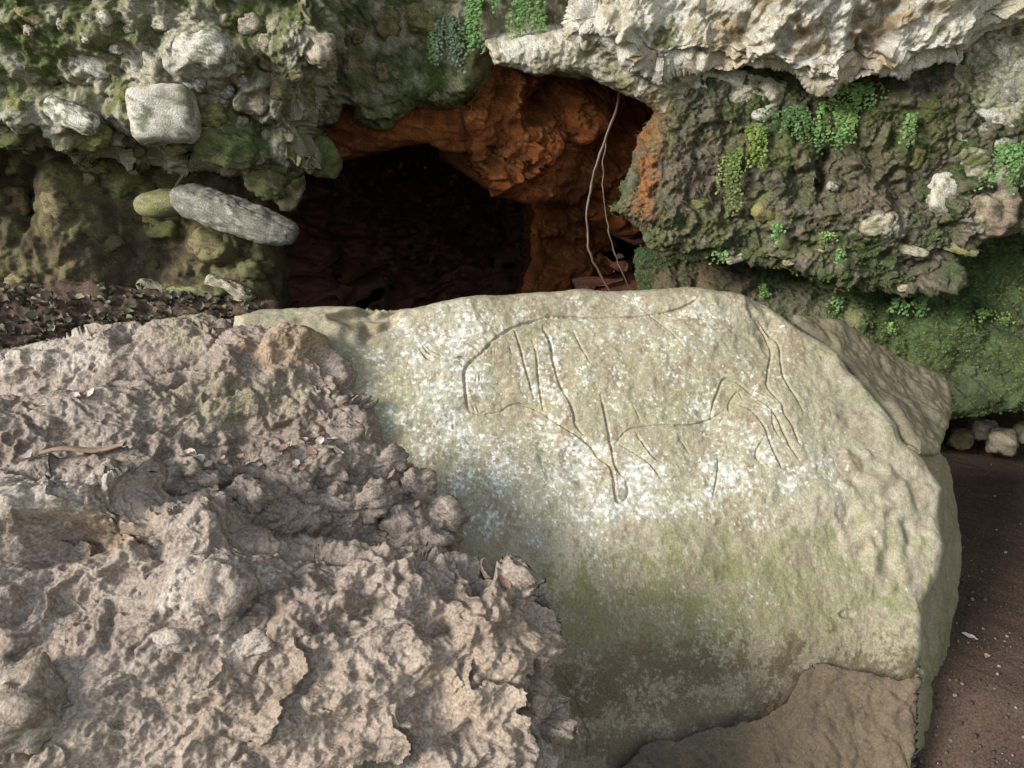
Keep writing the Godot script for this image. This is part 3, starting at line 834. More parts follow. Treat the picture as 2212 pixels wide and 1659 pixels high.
func cave() -> void:
	# the orange earth lip, the hanging orange block and the rubble in the cave mouth
	add_rock({called = "orange_lip", parent = self, mat = "dirt", style = 5, cell = 0.008,
		anchor = [850, 280, 3.92], normal = Vector3(-0.1, -0.35, 1.0),
		outline = [640, 220, 1060, 200, 1020, 330, 960, 325, 930, 308, 880, 312, 820, 330, 760, 345, 700, 350, 640, 370],
		rim = 0.08, bulge = 0.06, back = 0.5, noise = [0.03, 3.0, 0.02, 8.0, 0.0, 1, 0.006, 34.0], grain = Vector3(1, 0.1, 0), squash = 0.6,
		tags = ["band of orange earth under the dark lintel in the cave mouth", "earth band", "", "thing"]})
	add_rock({called = "orange_block", parent = self, mat = "dirt", style = 5, cell = 0.007,
		anchor = [1060, 330, 3.86], normal = Vector3(0.50, -0.20, 0.82),
		outline = [1003, 220, 1060, 150, 1100, 110, 1330, 120, 1460, 220, 1460, 330, 1440, 480, 1330, 500, 1240, 440, 1180, 424, 1130, 428, 1090, 416, 1052, 414, 1040, 370, 1024, 330, 1015, 280],
		rag = 0.8, rim = 0.04, bulge = 0.03, back = 0.6, broken = [[0.26, 0.34, 0.10, 0.3, 1.5, 0.6], [0.10, 0.13, 0.045, 0.5, 1.5, 0.6], [0.045, 0.05, 0.018, 0.2, 1.5, 0.6]], noise = [0.10, 2.4, 0.0, 5.0, 0.0, 9.0, 0.007, 36.0, 0.01, 8.0, 0.012, 20.0],
		lumps = [[1150, 230, 50, 50, -0.14], [1250, 240, 60, 90, 0.10], [1330, 280, 50, 80, -0.08], [1080, 380, 60, 30, 0.06]],
		tags = ["hanging block of crumbly orange earth with a lit edge inside the cave", "earth block", "", "thing"]})
	add_rock({called = "orange_rubble", parent = self, mat = "dirt", style = 5, cell = 0.008,
		anchor = [1280, 540, 4.75], normal = Vector3(0.15, 0.1, 0.9),
		outline = [1110, 420, 1200, 400, 1460, 400, 1520, 560, 1560, 700, 1080, 700, 1120, 620, 1145, 560, 1130, 510, 1150, 460],
		rim = 0.10, bulge = 0.08, back = 0.5, broken = [[0.22, 0.24, 0.10, 0.3, 1.2, 1.0], [0.09, 0.10, 0.04, 0.5, 1.3, 1.0], [0.04, 0.045, 0.016, 0.2, 1.3, 0.9]], noise = [0.10, 3.0, 0.0, 7.0, 0.0, 10.0, 0.007, 36.0, 0.01, 10.0, 0.012, 22.0],
		tags = ["crumbling orange earth slope under the hanging block in the cave", "earth slope", "", "thing"]})
	chamber()

func chamber() -> void:
	# inside of the cave: a closed hollow that opens towards the viewer
	var c := at(930, 470, 4.55)
	var v := PackedVector3Array()
	var n := PackedVector3Array()
	var col := PackedColorArray()
	var idx := PackedInt32Array()
	var nu := 160
	var nv := 90
	for j in nv + 1:
		for i in nu + 1:
			var th := TAU * i / nu
			var ph := (PI * 0.66) * j / nv
			var d := Vector3(sin(ph) * cos(th), sin(ph) * sin(th), -cos(ph))
			var r := 1.0 + 0.28 * n_fbm.get_noise_3dv(d * 3.0) + 0.06 * n_edge.get_noise_3dv(d * 5.0) + 0.03 * n_fbm.get_noise_3dv(d * 16.0)
			var p := Vector3(d.x * 1.4, d.y * 0.95, d.z * 2.4 if d.z < 0.0 else d.z * 0.25) * r + c
			v.append(p)
			n.append(-d)
			if i > 0 and j > 0:
				var k := v.size() - 1
				var nn := (v[k] - v[k - 1]).cross(v[k] - v[k - nu - 1])
				if nn.length_squared() > 1e-14:
					n[k] = nn.normalized() if nn.dot(d) < 0.0 else -nn.normalized()
			col.append(colour(10, p, Vector2.ZERO, [], 0.0))
	for j in nv:
		for i in nu:
			var a := j * (nu + 1) + i
			idx.append_array(PackedInt32Array([a, a + 1, a + nu + 1, a + 1, a + nu + 2, a + nu + 1]))
	var o := node_from("cave_wall", mesh_from(v, n, col, idx), mats.dirt, self)
	tag(o, "", "", "", "structure")

# ------------------------------------------------------------------ finding places on the rocks
func bin_rock(called: String) -> Dictionary:
	if bins.has(called): return bins[called]
	var d := {}
	var r: Array = results[made[called][0]][-1]
	var v: PackedVector3Array = r[0]
	var inv := view.inverse()
	var eye_far := PackedFloat32Array()
	for k in v.size():
		var c := inv * (v[k] - EYE)
		if c.z > -0.1: continue
		var qx := QW * 0.5 - c.x / c.z * focal
		var qy := QH * 0.5 + c.y / c.z * focal
		if qx < -60 or qx > QW + 60 or qy < -100 or qy > QH + 100: continue
		var key := int((qx + 120) / 9.0) * 1000 + int((qy + 120) / 9.0)
		if not d.has(key) or -c.z < d[key][0]:
			d[key] = [-c.z, k]
	bins[called] = d
	return d

# point and facing of a rock's surface, found along a line of sight
func on_rock(called: String, qx: float, qy: float) -> Array:
	var d := bin_rock(called)
	for ring in 8:
		var best := []
		for i in range(-ring, ring + 1):
			for j in range(-ring, ring + 1):
				var key := (int((qx + 120) / 9.0) + i) * 1000 + int((qy + 120) / 9.0) + j
				if d.has(key) and (best.is_empty() or d[key][0] < best[0]): best = d[key]
		if not best.is_empty():
			var r: Array = results[made[called][0]][-1]
			return [r[0][best[1]], r[1][best[1]], best[0]]
	return [at(qx, qy, 3.4), Vector3(0, 0, 1), 3.4]

# ------------------------------------------------------------------ single stones
func stone_mesh(size: Vector3, blocky: float, rough: float, tint: Color, speck: Color, seed_value: float, across := 26, taper := 0.0, mossy := 0.0) -> ArrayMesh:
	var v := PackedVector3Array()
	var n := PackedVector3Array()
	var c := PackedColorArray()
	var idx := PackedInt32Array()
	var nu := across
	var nv := across * 3 / 4
	var off := Vector3(seed_value * 3.7, seed_value * 1.3, -seed_value)
	var power := lerpf(2.0, 5.5, blocky)
	var least := minf(minf(size.x, size.y), size.z)
	for j in nv + 1:
		for i in nu + 1:
			var th := TAU * (i % nu) / nu
			var ph := PI * j / nv
			var sp := sin(ph)
			var d := Vector3(sp * cos(th), cos(ph), sp * sin(th))
			var e := d / pow(pow(absf(d.x), power) + pow(absf(d.y), power) + pow(absf(d.z), power), 1.0 / power)
			var p := e * size
			p.y *= lerpf(1.0 + taper * 0.3, 1.0 - taper, clampf(0.5 + 0.5 * e.x, 0.0, 1.0))
			var q := p / least + off
			var bump := 0.8 * n_fbm.get_noise_3dv(q * 0.7) + 0.35 * minf(n_edge.get_noise_3dv(q * 0.8) + 0.7, 0.4) + 0.22 * n_shard.get_noise_3dv(q * 0.9) * blocky + 0.26 * n_fbm.get_noise_3dv(q * 2.2) + 0.12 * n_edge.get_noise_3dv(q * 3.0)
			v.append(p + (e / size).normalized() * least * rough * bump)
			n.append(d)
			var t := clampf(n_fbm.get_noise_3dv(q * 1.1) * 2.2 + 0.9 * n_fine.get_noise_3dv(q * 4.0) + 0.0, 0.0, 0.9)
			var cc := blend(tint, speck, t)
			cc = blend(cc, Color(0.10, 0.115, 0.045), clampf(n_fbm.get_noise_3dv(q * 0.8 + Vector3(13, 2, 4)) * 4.0 + n_fine.get_noise_3dv(q * 3.3) - 0.55, 0.0, 0.8) * mossy)
			c.append(blend(cc, Color(0.13, 0.115, 0.075), clampf(n_fine.get_noise_3dv(q * 2.7 + Vector3(7, 7, 7)) * 2.2 - 0.75, 0.0, 0.7)))
	for j in nv:
		for i in nu:
			var a := j * (nu + 1) + i
			idx.append_array(PackedInt32Array([a, a + nu + 1, a + 1, a + 1, a + nu + 1, a + nu + 2]))
	# normals from faces, shared across the seam
	var acc := PackedVector3Array()
	acc.resize(v.size())
	for k in range(0, idx.size(), 3):
		var f := (v[idx[k + 2]] - v[idx[k]]).cross(v[idx[k + 1]] - v[idx[k]])
		for m in 3: acc[idx[k + m]] += f
	for j in nv + 1:
		var sum := acc[j * (nu + 1)] + acc[j * (nu + 1) + nu]
		acc[j * (nu + 1)] = sum
		acc[j * (nu + 1) + nu] = sum
	for k in v.size():
		n[k] = acc[k].normalized() if acc[k].length_squared() > 0.0 else n[k]
		if n[k].dot(v[k]) < 0.0: n[k] = -n[k]
	return mesh_from(v, n, c, idx)

const WHITE := Color(0.68, 0.65, 0.58)
const PALE := Color(0.50, 0.45, 0.36)
const TAN := Color(0.32, 0.26, 0.15)
const OLIVE := Color(0.17, 0.18, 0.08)
const YELLOW := Color(0.28, 0.27, 0.11)
const BROWN := Color(0.16, 0.12, 0.07)
const GREY := Color(0.33, 0.32, 0.28)
const MOSSY := Color(0.07, 0.11, 0.035)

# a stone set in a rock: picture place, half width, half height, sunk share, colours, how blocky, turn
func set_stone(host: String, qx: float, qy: float, rx: float, ry: float, tint: Color, speck: Color, blocky := 0.2, turn := 0.0, called := "cobble", rough := 0.55) -> MeshInstance3D:
	var hit := on_rock(host, qx, qy)
	var scale: float = hit[2] / focal
	var grow := 1.15 if rx < 55.0 else 1.06
	var size := Vector3(rx * scale, ry * scale, minf(rx, ry) * scale * 0.85) * grow
	if tint == WHITE: rough = minf(rough, 0.3)
	var m := stone_mesh(size, blocky, rough, tint, speck, qx * 0.13 + qy * 0.07, 48 if rx > 40 else 28, 0.0, 0.0 if called == "chunk" else 1.0)
	var o := node_from(called, m, mats.rough, made[host][1])
	var p: Vector3 = hit[0]
	o.position = p + ray(qx, qy).normalized() * size.z * (0.55 if rx < 60.0 else 0.1)
	o.rotation = Vector3(0.15 * sin(qx), 0.25 * sin(qy), turn)
	return o

func stones() -> void:
	var h := "conglomerate_overhang"
	tag(set_stone(h, 350, 241, 66, 56, WHITE, PALE, 0.75, 0.05, "cobble", 0.16), "large squarish white block set in the mossy overhang")
	for a in [[440, 105, 60, 36, WHITE, GREY, 0.3], [480, 140, 30, 28, WHITE, GREY, 0.3], [330, 138, 28, 28, PALE, GREY, 0.2], [205, 145, 34, 22, WHITE, GREY, 0.2], [150, 250, 62, 26, WHITE, MOSSY, 0.3], [395, 42, 34, 15, PALE, WHITE, 0.4],
			[540, 57, 24, 18, PALE, BROWN, 0.4], [672, 100, 44, 32, PALE, TAN, 0.5], [552, 224, 24, 20, Color(0.42, 0.34, 0.28), PALE, 0.4], [516, 305, 27, 13, PALE, TAN, 0.2], [227, 34, 13, 13, WHITE, PALE, 0.2], [350, 56, 15, 14, PALE, WHITE, 0.3], [574, 90, 15, 13, PALE, TAN, 0.3],
			[484, 322, 62, 38, OLIVE, MOSSY, 0.1], [555, 395, 42, 34, OLIVE, TAN, 0.1], [618, 412, 25, 38, TAN, PALE, 0.4], [695, 342, 32, 40, OLIVE, MOSSY, 0.1], [198, 294, 44, 22, YELLOW, OLIVE, 0.2], [460, 257, 30, 22, YELLOW, OLIVE, 0.2], [68, 62, 9, 10, PALE, TAN, 0.3], [140, 52, 9, 11, PALE, TAN, 0.3], [190, 34, 9, 9, PALE, WHITE, 0.3], [182, 80, 8, 11, PALE, WHITE, 0.3],
			[250, 112, 12, 9, WHITE, GREY, 0.3], [60, 40, 26, 12, TAN, YELLOW, 0.3], [620, 300, 18, 10, TAN, PALE, 0.2], [575, 290, 15, 12, TAN, PALE, 0.2], [490, 200, 20, 14, GREY, WHITE, 0.3], [600, 200, 16, 18, TAN, OLIVE, 0.2], [520, 170, 14, 12, GREY, WHITE, 0.2], [260, 205, 16, 12, YELLOW, OLIVE, 0.2], [380, 312, 26, 13, TAN, OLIVE, 0.2], [40, 230, 18, 14, YELLOW, OLIVE, 0.2],
			[110, 170, 20, 14, OLIVE, TAN, 0.2], [30, 300, 30, 18, OLIVE, MOSSY, 0.2], [655, 210, 22, 26, OLIVE, TAN, 0.2], [580, 140, 22, 18, BROWN, TAN, 0.2], [280, 60, 10, 8, PALE, WHITE, 0.3], [420, 180, 22, 16, GREY, WHITE, 0.3], [640, 160, 14, 12, TAN, YELLOW, 0.2], [560, 345, 22, 14, OLIVE, GREY, 0.2], [520, 258, 14, 10, PALE, GREY, 0.2], [300, 325, 22, 14, BROWN, OLIVE, 0.1]]:
		set_stone(h, a[0], a[1], a[2], a[3], a[4], a[5], a[6], 0.4 * sin(a[0] * 0.7))
	h = "recess_wall"
	for a in [[388, 366, 58, 34, BROWN, YELLOW, 0.2], [282, 398, 48, 38, OLIVE, YELLOW, 0.1], [322, 470, 22, 18, YELLOW, OLIVE, 0.1], [462, 528, 40, 34, TAN, OLIVE, 0.2], [120, 438, 24, 26, TAN, BROWN, 0.3], [20, 352, 24, 22, TAN, OLIVE, 0.2], [35, 436, 26, 30, BROWN, TAN, 0.2], [202, 354, 30, 20, YELLOW, TAN, 0.2],
			[190, 388, 20, 14, TAN, YELLOW, 0.2], [330, 622, 34, 14, GREY, YELLOW, 0.4], [395, 634, 36, 13, YELLOW, GREY, 0.4], [500, 620, 46, 18, PALE, OLIVE, 0.4], [325, 575, 18, 12, BROWN, TAN, 0.3], [350, 500, 34, 20, OLIVE, YELLOW, 0.2], [245, 520, 22, 20, BROWN, OLIVE, 0.2], [540, 590, 26, 24, OLIVE, BROWN, 0.2], [40, 600, 22, 14, TAN, BROWN, 0.2], [560, 545, 20, 26, OLIVE, BROWN, 0.2]]:
		set_stone(h, a[0], a[1], a[2], a[3], a[4], a[5], a[6], 0.4 * sin(a[0] * 0.7))
	# the long grey stone that sticks out under the overhang
	var p := at(505, 465, 3.28)
	var m := stone_mesh(Vector3(0.285, 0.07, 0.10), 0.3, 0.22, Color(0.23, 0.215, 0.18), Color(0.44, 0.42, 0.38), 8.8, 120, 0.15)
	var o := node_from("long_stone", m, mats.rough, made["conglomerate_overhang"][1])
	o.position = p
	o.rotation = Vector3(0.15, -0.25, -0.30)
	tag(o, "long grey tapering stone sticking out below the overhang")
	m = stone_mesh(Vector3(0.13, 0.06, 0.08), 0.1, 0.2, YELLOW, GREY, 5.1, 26)
	o = node_from("cobble", m, mats.rough, made["conglomerate_overhang"][1])
	o.position = at(355, 440, 3.36)
	o.rotation.z = 0.1
	h = "dark_mossy_lintel"
	for a in [[838, 48, 26, 32, TAN, BROWN, 0.5], [920, 34, 38, 28, YELLOW, TAN, 0.4], [772, 86, 14, 13, TAN, BROWN, 0.3], [826, 152, 13, 17, TAN, OLIVE, 0.4], [1104, 75, 20, 12, TAN, PALE, 0.3], [855, 165, 9, 7, TAN, OLIVE, 0.3], [940, 205, 16, 10, TAN, OLIVE, 0.3], [1180, 40, 22, 16, OLIVE, BROWN, 0.2]]:
		set_stone(h, a[0], a[1], a[2], a[3], a[4], a[5], a[6], 0.4 * sin(a[0] * 0.7))
	h = "speckled_wall"
	for a in [[2100, 268, 36, 32, WHITE, GREY, 0.7], [2022, 280, 21, 9, WHITE, PALE, 0.2], [2062, 127, 20, 15, WHITE, GREY, 0.3], [2160, 110, 20, 16, WHITE, PALE, 0.3], [2140, 60, 22, 18, WHITE, GREY, 0.3], [2040, 60, 26, 20, WHITE, GREY, 0.3], [2000, 120, 20, 18, WHITE, PALE, 0.3], [2180, 200, 20, 20, GREY, WHITE, 0.3], [2120, 170, 14, 12, PALE, OLIVE, 0.3], [2180, 290, 22, 28, WHITE, GREY, 0.3], [2155, 250, 14, 14, WHITE, GREY, 0.3],
			[2015, 350, 18, 16, PALE, OLIVE, 0.2], [2200, 60, 22, 26, GREY, OLIVE, 0.2], [2100, 110, 16, 14, WHITE, OLIVE, 0.2], [2005, 225, 14, 18, PALE, OLIVE, 0.2], [2150, 320, 18, 12, WHITE, OLIVE, 0.2], [2195, 140, 12, 16, WHITE, OLIVE, 0.2]]:
		set_stone(h, a[0], a[1], a[2], a[3], a[4], a[5], a[6], 0.4 * sin(a[0] * 0.7))
	h = "fern_wall"
	for a in [[2034, 415, 24, 40, WHITE, TAN, 0.5], [2158, 400, 17, 18, WHITE, PALE, 0.4], [1801, 409, 13, 9, GREY, WHITE, 0.2], [1888, 490, 32, 18, PALE, YELLOW, 0.4], [1646, 247, 26, 14, WHITE, PALE, 0.3], [2130, 460, 46, 44, Color(0.40, 0.31, 0.24), PALE, 0.5], [1660, 460, 26, 18, YELLOW, TAN, 0.3], [1965, 545, 32, 9, PALE, YELLOW, 0.4], [2070, 545, 36, 9, YELLOW, PALE, 0.4], [1500, 440, 22, 12, YELLOW, OLIVE, 0.3], [1790, 530, 20, 10, YELLOW, PALE, 0.3], [1590, 560, 24, 9, PALE, YELLOW, 0.4], [1950, 625, 14, 7, PALE, TAN, 0.3], [1700, 570, 14, 8, TAN, PALE, 0.3], [1980, 340, 14, 20, YELLOW, OLIVE, 0.2]]:
		set_stone(h, a[0], a[1], a[2], a[3], a[4], a[5], a[6], 0.4 * sin(a[0] * 0.7))
	for a in [[760, 930, 34, 26], [838, 1000, 36, 24], [902, 1045, 34, 26], [962, 1112, 34, 30], [700, 1015, 42, 28], [620, 1045, 44, 30], [545, 1062, 38, 26], [482, 1024, 30, 20], [800, 1085, 46, 32], [872, 1125, 42, 28], [722, 1095, 42, 28], [595, 995, 28, 18], [440, 1040, 28, 18], [660, 1075, 26, 18], [940, 1160, 34, 22]]:
		set_stone("middle_block", a[0], a[1], a[2] * 1.1, a[3] * 1.1, Color(0.31, 0.25, 0.21), Color(0.40, 0.34, 0.30), 0.45, 0.5 * sin(a[0]), "chunk", 0.7)
	set_stone("lower_block", 370, 1374, 34, 26, Color(0.46, 0.39, 0.345), Color(0.36, 0.29, 0.24), 0.5, 0.2, "chunk", 0.5)
	set_stone("lower_block", 546, 1388, 44, 24, Color(0.47, 0.41, 0.365), Color(0.36, 0.29, 0.24), 0.5, 0.5, "chunk", 0.6)
	set_stone("lower_block", 34, 1530, 88, 84, Color(0.30, 0.24, 0.19), Color(0.44, 0.38, 0.33), 0.5, 0.3, "chunk", 0.5)
	set_stone("lower_block", 470, 1275, 60, 74, Color(0.40, 0.33, 0.285), Color(0.345, 0.275, 0.225), 0.5, -0.6, "chunk", 0.5)
	# loose stones on the floor at the end of the slab
	var g := 0
	for a in [[2125, 928, 29, 21, Color(0.40, 0.33, 0.23), PALE, "oval cream stone, leftmost of the three pale stones on the floor", 4.02], [2164, 954, 29, 29, Color(0.42, 0.35, 0.25), PALE, "round cream stone, middle of the three pale stones on the floor", 3.93], [2212, 936, 22, 22, Color(0.40, 0.33, 0.23), PALE, "cream stone at the picture's edge, rightmost of the three on the floor", 4.0], [2076, 948, 24, 22, BROWN, TAN, "brown earthy stone between the slab and the pale stones", 4.0]]:
		var depth: float = a[7]
		var sc := depth / focal
		var st := stone_mesh(Vector3(a[2] * sc, a[3] * sc, a[2] * sc), 0.45, 0.42, a[4], a[5], a[0] * 0.1, 26)
		var b := node_from(numbered("loose_stone"), st, mats.rough, self)
		b.position = at(a[0], a[1], depth)
		b.rotation.y = a[0]
		tag(b, a[6], "stone", "loose stones beside the slab")

# ------------------------------------------------------------------ ferns
func leaf_material(tint: Color, back: float) -> StandardMaterial3D:
	var m := StandardMaterial3D.new()
	m.albedo_color = tint.linear_to_srgb()
	m.roughness = 0.6
	m.metallic_specular = 0.3
	m.cull_mode = BaseMaterial3D.CULL_DISABLED
	if back > 0.0:
		m.backlight_enabled = true
		m.backlight = Color(back, back, back * 0.6)
	return m

func leaflet_mesh(w: float, seed_value: int) -> ArrayMesh:
	# a fan with a lobed outer edge, slightly cupped
	var rng := RandomNumberGenerator.new()
	rng.seed = seed_value
	var st := SurfaceTool.new()
	st.begin(Mesh.PRIMITIVE_TRIANGLES)
	var rim: Array = []
	var k := 9
	for i in k + 1:
		var a := lerpf(-1.25, 1.25, float(i) / k)
		var r := w * (0.92 + 0.10 * (1 if i % 3 != 0 else -1) + rng.randf_range(-0.05, 0.05))
		rim.append(Vector3(sin(a) * r * 0.75, -cos(a) * r * 0.8 - 0.1 * w, 0.22 * w * (1.0 - absf(sin(a)) * 1.4) + rng.randf_range(-0.05, 0.05) * w))
	for i in k:
		for p in [Vector3(0, w * 0.12, 0), rim[i + 1], rim[i]]: st.add_vertex(p)
	st.generate_normals()
	return st.commit()

func tube(path: PackedVector3Array, r0: float, r1: float, sides := 6) -> ArrayMesh:
	var v := PackedVector3Array()
	var n := PackedVector3Array()
	var idx := PackedInt32Array()
	for k in path.size():
		var t := (path[mini(k + 1, path.size() - 1)] - path[maxi(k - 1, 0)]).normalized()
		var a := t.cross(Vector3(0.3, 0.2, 1.0)).normalized()
		var b := t.cross(a)
		var r := lerpf(r0, r1, float(k) / (path.size() - 1)) * (1.0 + 0.28 * n_fine.get_noise_2d(k * 0.6, r0 * 700.0))
		for i in sides + 1:
			var d := a * cos(TAU * i / sides) + b * sin(TAU * i / sides)
			v.append(path[k] + d * r)
			n.append(d)
	for k in path.size() - 1:
		for i in sides:
			var q := k * (sides + 1) + i
			idx.append_array(PackedInt32Array([q, q + sides + 1, q + 1, q + 1, q + sides + 1, q + sides + 2]))
	return mesh_from(v, n, PackedColorArray(), idx)

func fern(host: String, qx: float, qy: float, w: float, h: float, fronds: int, size: float, tint: Color, label: String, each: int) -> void:
	var hit := on_rock(host, qx, qy)
	var sc: float = hit[2] / focal
	var root_at: Vector3 = hit[0]
	var o := thing("maidenhair_fern", root_at, label, "fern", "ferns growing on the damp rock")
	var rng := RandomNumberGenerator.new()
	rng.seed = int(qx * 31 + qy)
	var stem_mat: Material = mats.stem
	var greens := []
	for k in 3:
		var f := 0.75 + 0.28 * k
		greens.append(leaf_material(Color(tint.r * f, tint.g * f, tint.b * f), 0.35))
	var shapes := [leaf_shape[0], leaf_shape[1], leaf_shape[2]]
	var out: Vector3 = (hit[1] as Vector3)
	out = (out + Vector3(0, 0, 1.0)).normalized()
	size *= 1.2
	for f in int(fronds * 1.25):
		var side := (rng.randf() * 2.0 - 1.0)
		var length := h * sc * rng.randf_range(0.6, 1.0)
		var a := Vector3(side * w * sc * 0.15 + rng.randf_range(-0.2, 0.2) * w * sc, rng.randf_range(-0.01, 0.01), 0.0)
		var path := PackedVector3Array()
		for k in 9:
			var t := k / 8.0
			var drop := length * (t * t * 0.55 + t * 0.45)
			path.append(a + Vector3(side * w * sc * (0.45 * t + 0.08 * sin(t * 5.0 + f)), -drop + 0.15 * length * sin(t * PI) * 0.4, 0.0) + out * (0.015 + 0.05 * sin(t * 2.4)))
		var stem := node_from("frond", tube(path, 0.0011, 0.0006, 4), stem_mat, o)
		var st := SurfaceTool.new()
		var joined := each == 0
		if joined: st.begin(Mesh.PRIMITIVE_TRIANGLES)
		var count := maxi(7, int(length / (size * 0.36)))
		for k in count:
			var t := (k + 0.8) / count
			var fi := t * 8.0
			var q := path[mini(int(fi), 7)].lerp(path[mini(int(fi) + 1, 8)], fi - int(fi))
			q += Vector3(rng.randf_range(-1, 1) * size * 1.1, rng.randf_range(-0.5, 0.5) * size, rng.randf_range(0.0, 0.6) * size)
			var bs := Basis.from_euler(Vector3(rng.randf_range(-0.7, 0.35), rng.randf_range(-0.7, 0.7), rng.randf_range(-1.0, 1.0)))
			bs = bs.scaled(Vector3.ONE * size * rng.randf_range(0.45, 1.2))
			var x := Transform3D(bs, q)
			if joined:
				st.append_from(shapes[k % 3], 0, x)
			else:
				var l := node_from("leaflet", shapes[k % 3], greens[rng.randi() % 3], stem)
				l.transform = x
		if joined:
			var l := node_from("leaflets", st.commit(), greens[f % 3], stem)
			l.set_meta("kind", "stuff")

var leaf_shape: Array = []

func ferns() -> void:
	mats.stem = leaf_material(Color(0.035, 0.02, 0.015), 0.0)
	leaf_shape = [leaflet_mesh(1.0, 1), leaflet_mesh(1.0, 2), leaflet_mesh(1.0, 3)]
	var bright := Color(0.13, 0.24, 0.085)
	var light := Color(0.15, 0.25, 0.075)
	var dark := Color(0.07, 0.14, 0.06)
	var dull := Color(0.10, 0.15, 0.10)
	var l := "dark_mossy_lintel"
	fern(l, 1015, -8, 58, 112, 9, 0.0115, bright, "bright fern hanging from the lintel, at the top edge of the picture's centre", 1)
	fern(l, 1135, -8, 70, 108, 9, 0.0120, bright, "bright fern at the top edge beside the limestone overhang", 1)
	fern(l, 960, 40, 66, 112, 9, 0.0100, dull, "dull grey green fern hanging below the bright one on the lintel", 1)
	fern(l, 938, 72, 28, 54, 4, 0.0085, bright, "tiny bright fern at the outer edge of the dull fern", 0)
	fern(l, 1076, -5, 16, 40, 3, 0.0095, bright, "small fern tip between the two bright ferns at the top", 0)
	var w := "fern_wall"
	fern(w, 1850, 186, 90, 80, 13, 0.0110, light, "bright green fern right under the tip of the limestone overhang", 1)
	fern(w, 1800, 222, 92, 90, 13, 0.0105, light, "broad green fern below the tip of the limestone overhang", 1)
	fern(w, 1812, 262, 40, 56, 5, 0.0095, bright, "short fern hanging under the broad fern beside the dark hollow", 0)
	fern(w, 1778, 270, 24, 50, 4, 0.0090, bright, "narrow fern hanging left of the dark hollow", 0)
	fern(w, 1702, 236, 110, 104, 14, 0.0095, Color(0.09, 0.16, 0.06), "dark green fern under the yellowish lip of rock", 1)
	fern(w, 1622, 272, 30, 104, 6, 0.0095, Color(0.17, 0.24, 0.06), "narrow yellow green fern hanging in a thin strip", 0)
	fern(w, 1575, 324, 46, 142, 8, 0.0090, Color(0.14, 0.20, 0.06), "long drooping fern, the lowest hanging on the fern wall", 0)
	fern(w, 1970, 256, 34, 70, 5, 0.0095, bright, "fern in the corner where the speckled wall begins", 0)
	fern("speckled_wall", 2172, 312, 100, 104, 13, 0.0105, bright, "bluish green fern on the speckled wall at the right edge", 1)
	fern(w, 1678, 484, 28, 46, 4, 0.0095, bright, "small bright fern low on the fern wall above the slab's peak", 0)
	fern(w, 1810, 532, 22, 34, 4, 0.0090, bright, "tiny fern above the ledge of the fern wall", 0)
	fern(w, 1545, 540, 38, 28, 4, 0.0085, bright, "tiny fern at the bottom edge of the fern wall near the cave", 0)
	fern(w, 1770, 506, 54, 30, 5, 0.0085, light, "sparse fern beside the yellow stone low on the fern wall", 0)
	var b := "mossy_bank"
	fern(b, 1650, 616, 38, 26, 5, 0.0100, bright, "small fern just behind the top of the engraved slab", 0)
	fern(b, 1932, 652, 44, 34, 6, 0.0120, bright, "small fern on the mossy bank under the ledge", 0)
	fern(b, 1978, 638, 42, 44, 6, 0.0125, bright, "larger of the two small ferns on the mossy bank under the ledge", 0)
	fern(b, 1806, 640, 34, 30, 5, 0.0095, bright, "small fern on the bank above the yellow moss", 0)
	fern(b, 2110, 668, 32, 30, 5, 0.0105, bright, "small fern in the green moss on the right of the bank", 0)
	fern(b, 2150, 672, 28, 26, 4, 0.0100, light, "rightmost small fern in the green moss of the bank", 0)
	fern(b, 1920, 690, 26, 24, 4, 0.0095, light, "lowest small fern on the bank below the two under the ledge", 0)

# ------------------------------------------------------------------ roots, dead leaves, litter
func root(called: String, label: String, pts: Array, r0: float, r1: float) -> void:
	var c := Curve3D.new()
	for p in pts: c.add_point(at(p[0], p[1], p[2]))
	var path := PackedVector3Array()
	for k in 40:
		var f := k / 39.0 * (pts.size() - 1)
		var i := mini(int(f), pts.size() - 2)
		var a := c.get_point_position(maxi(i - 1, 0))
		var b := c.get_point_position(i)
		var d := c.get_point_position(i + 1)
		var e := c.get_point_position(mini(i + 2, pts.size() - 1))
		path.append(b.cubic_interpolate(d, a, e, f - i) + Vector3(n_fbm.get_noise_2d(k * 0.23, r0 * 900.0), 0.0, n_fbm.get_noise_2d(k * 0.23, 50.0 + r0 * 900.0)) * 0.011)
	var m := StandardMaterial3D.new()
	m.albedo_color = Color(0.33, 0.26, 0.2)
	m.roughness = 0.45
	var o := node_from(numbered(called), tube(path, r0, r1, 10), m, self)
	tag(o, label, "root", "roots hanging in the cave mouth")

func dead_leaf_mesh(seed_value: int) -> ArrayMesh:
	var rng := RandomNumberGenerator.new()
	rng.seed = seed_value
	var st := SurfaceTool.new()
	st.begin(Mesh.PRIMITIVE_TRIANGLES)
	var curl := rng.randf_range(0.1, 0.9)
	var bend := rng.randf_range(-0.3, 0.4)
	var wide := rng.randf_range(0.26, 0.42)
	var grid: Array = []
	for i in 9:
		var t := i / 8.0
		var half := wide * pow(sin(PI * clampf(t * 0.96 + 0.02, 0, 1)), 0.75) * (1.0 + rng.randf_range(-0.22, 0.16))
		var row: Array = []
		for j in 5:
			var s := j / 2.0 - 1.0
			row.append(Vector3(t - 0.5, curl * wide * s * s + bend * (t - 0.5) * (t - 0.5) * 1.5 + rng.randf_range(-0.035, 0.035), s * half))
		grid.append(row)
	for i in 8:
		for j in 4:
			for p in [grid[i][j], grid[i + 1][j], grid[i][j + 1], grid[i + 1][j], grid[i + 1][j + 1], grid[i][j + 1]]:
				st.set_smooth_group(0)
				st.add_vertex(p)
	st.generate_normals()
	return st.commit()

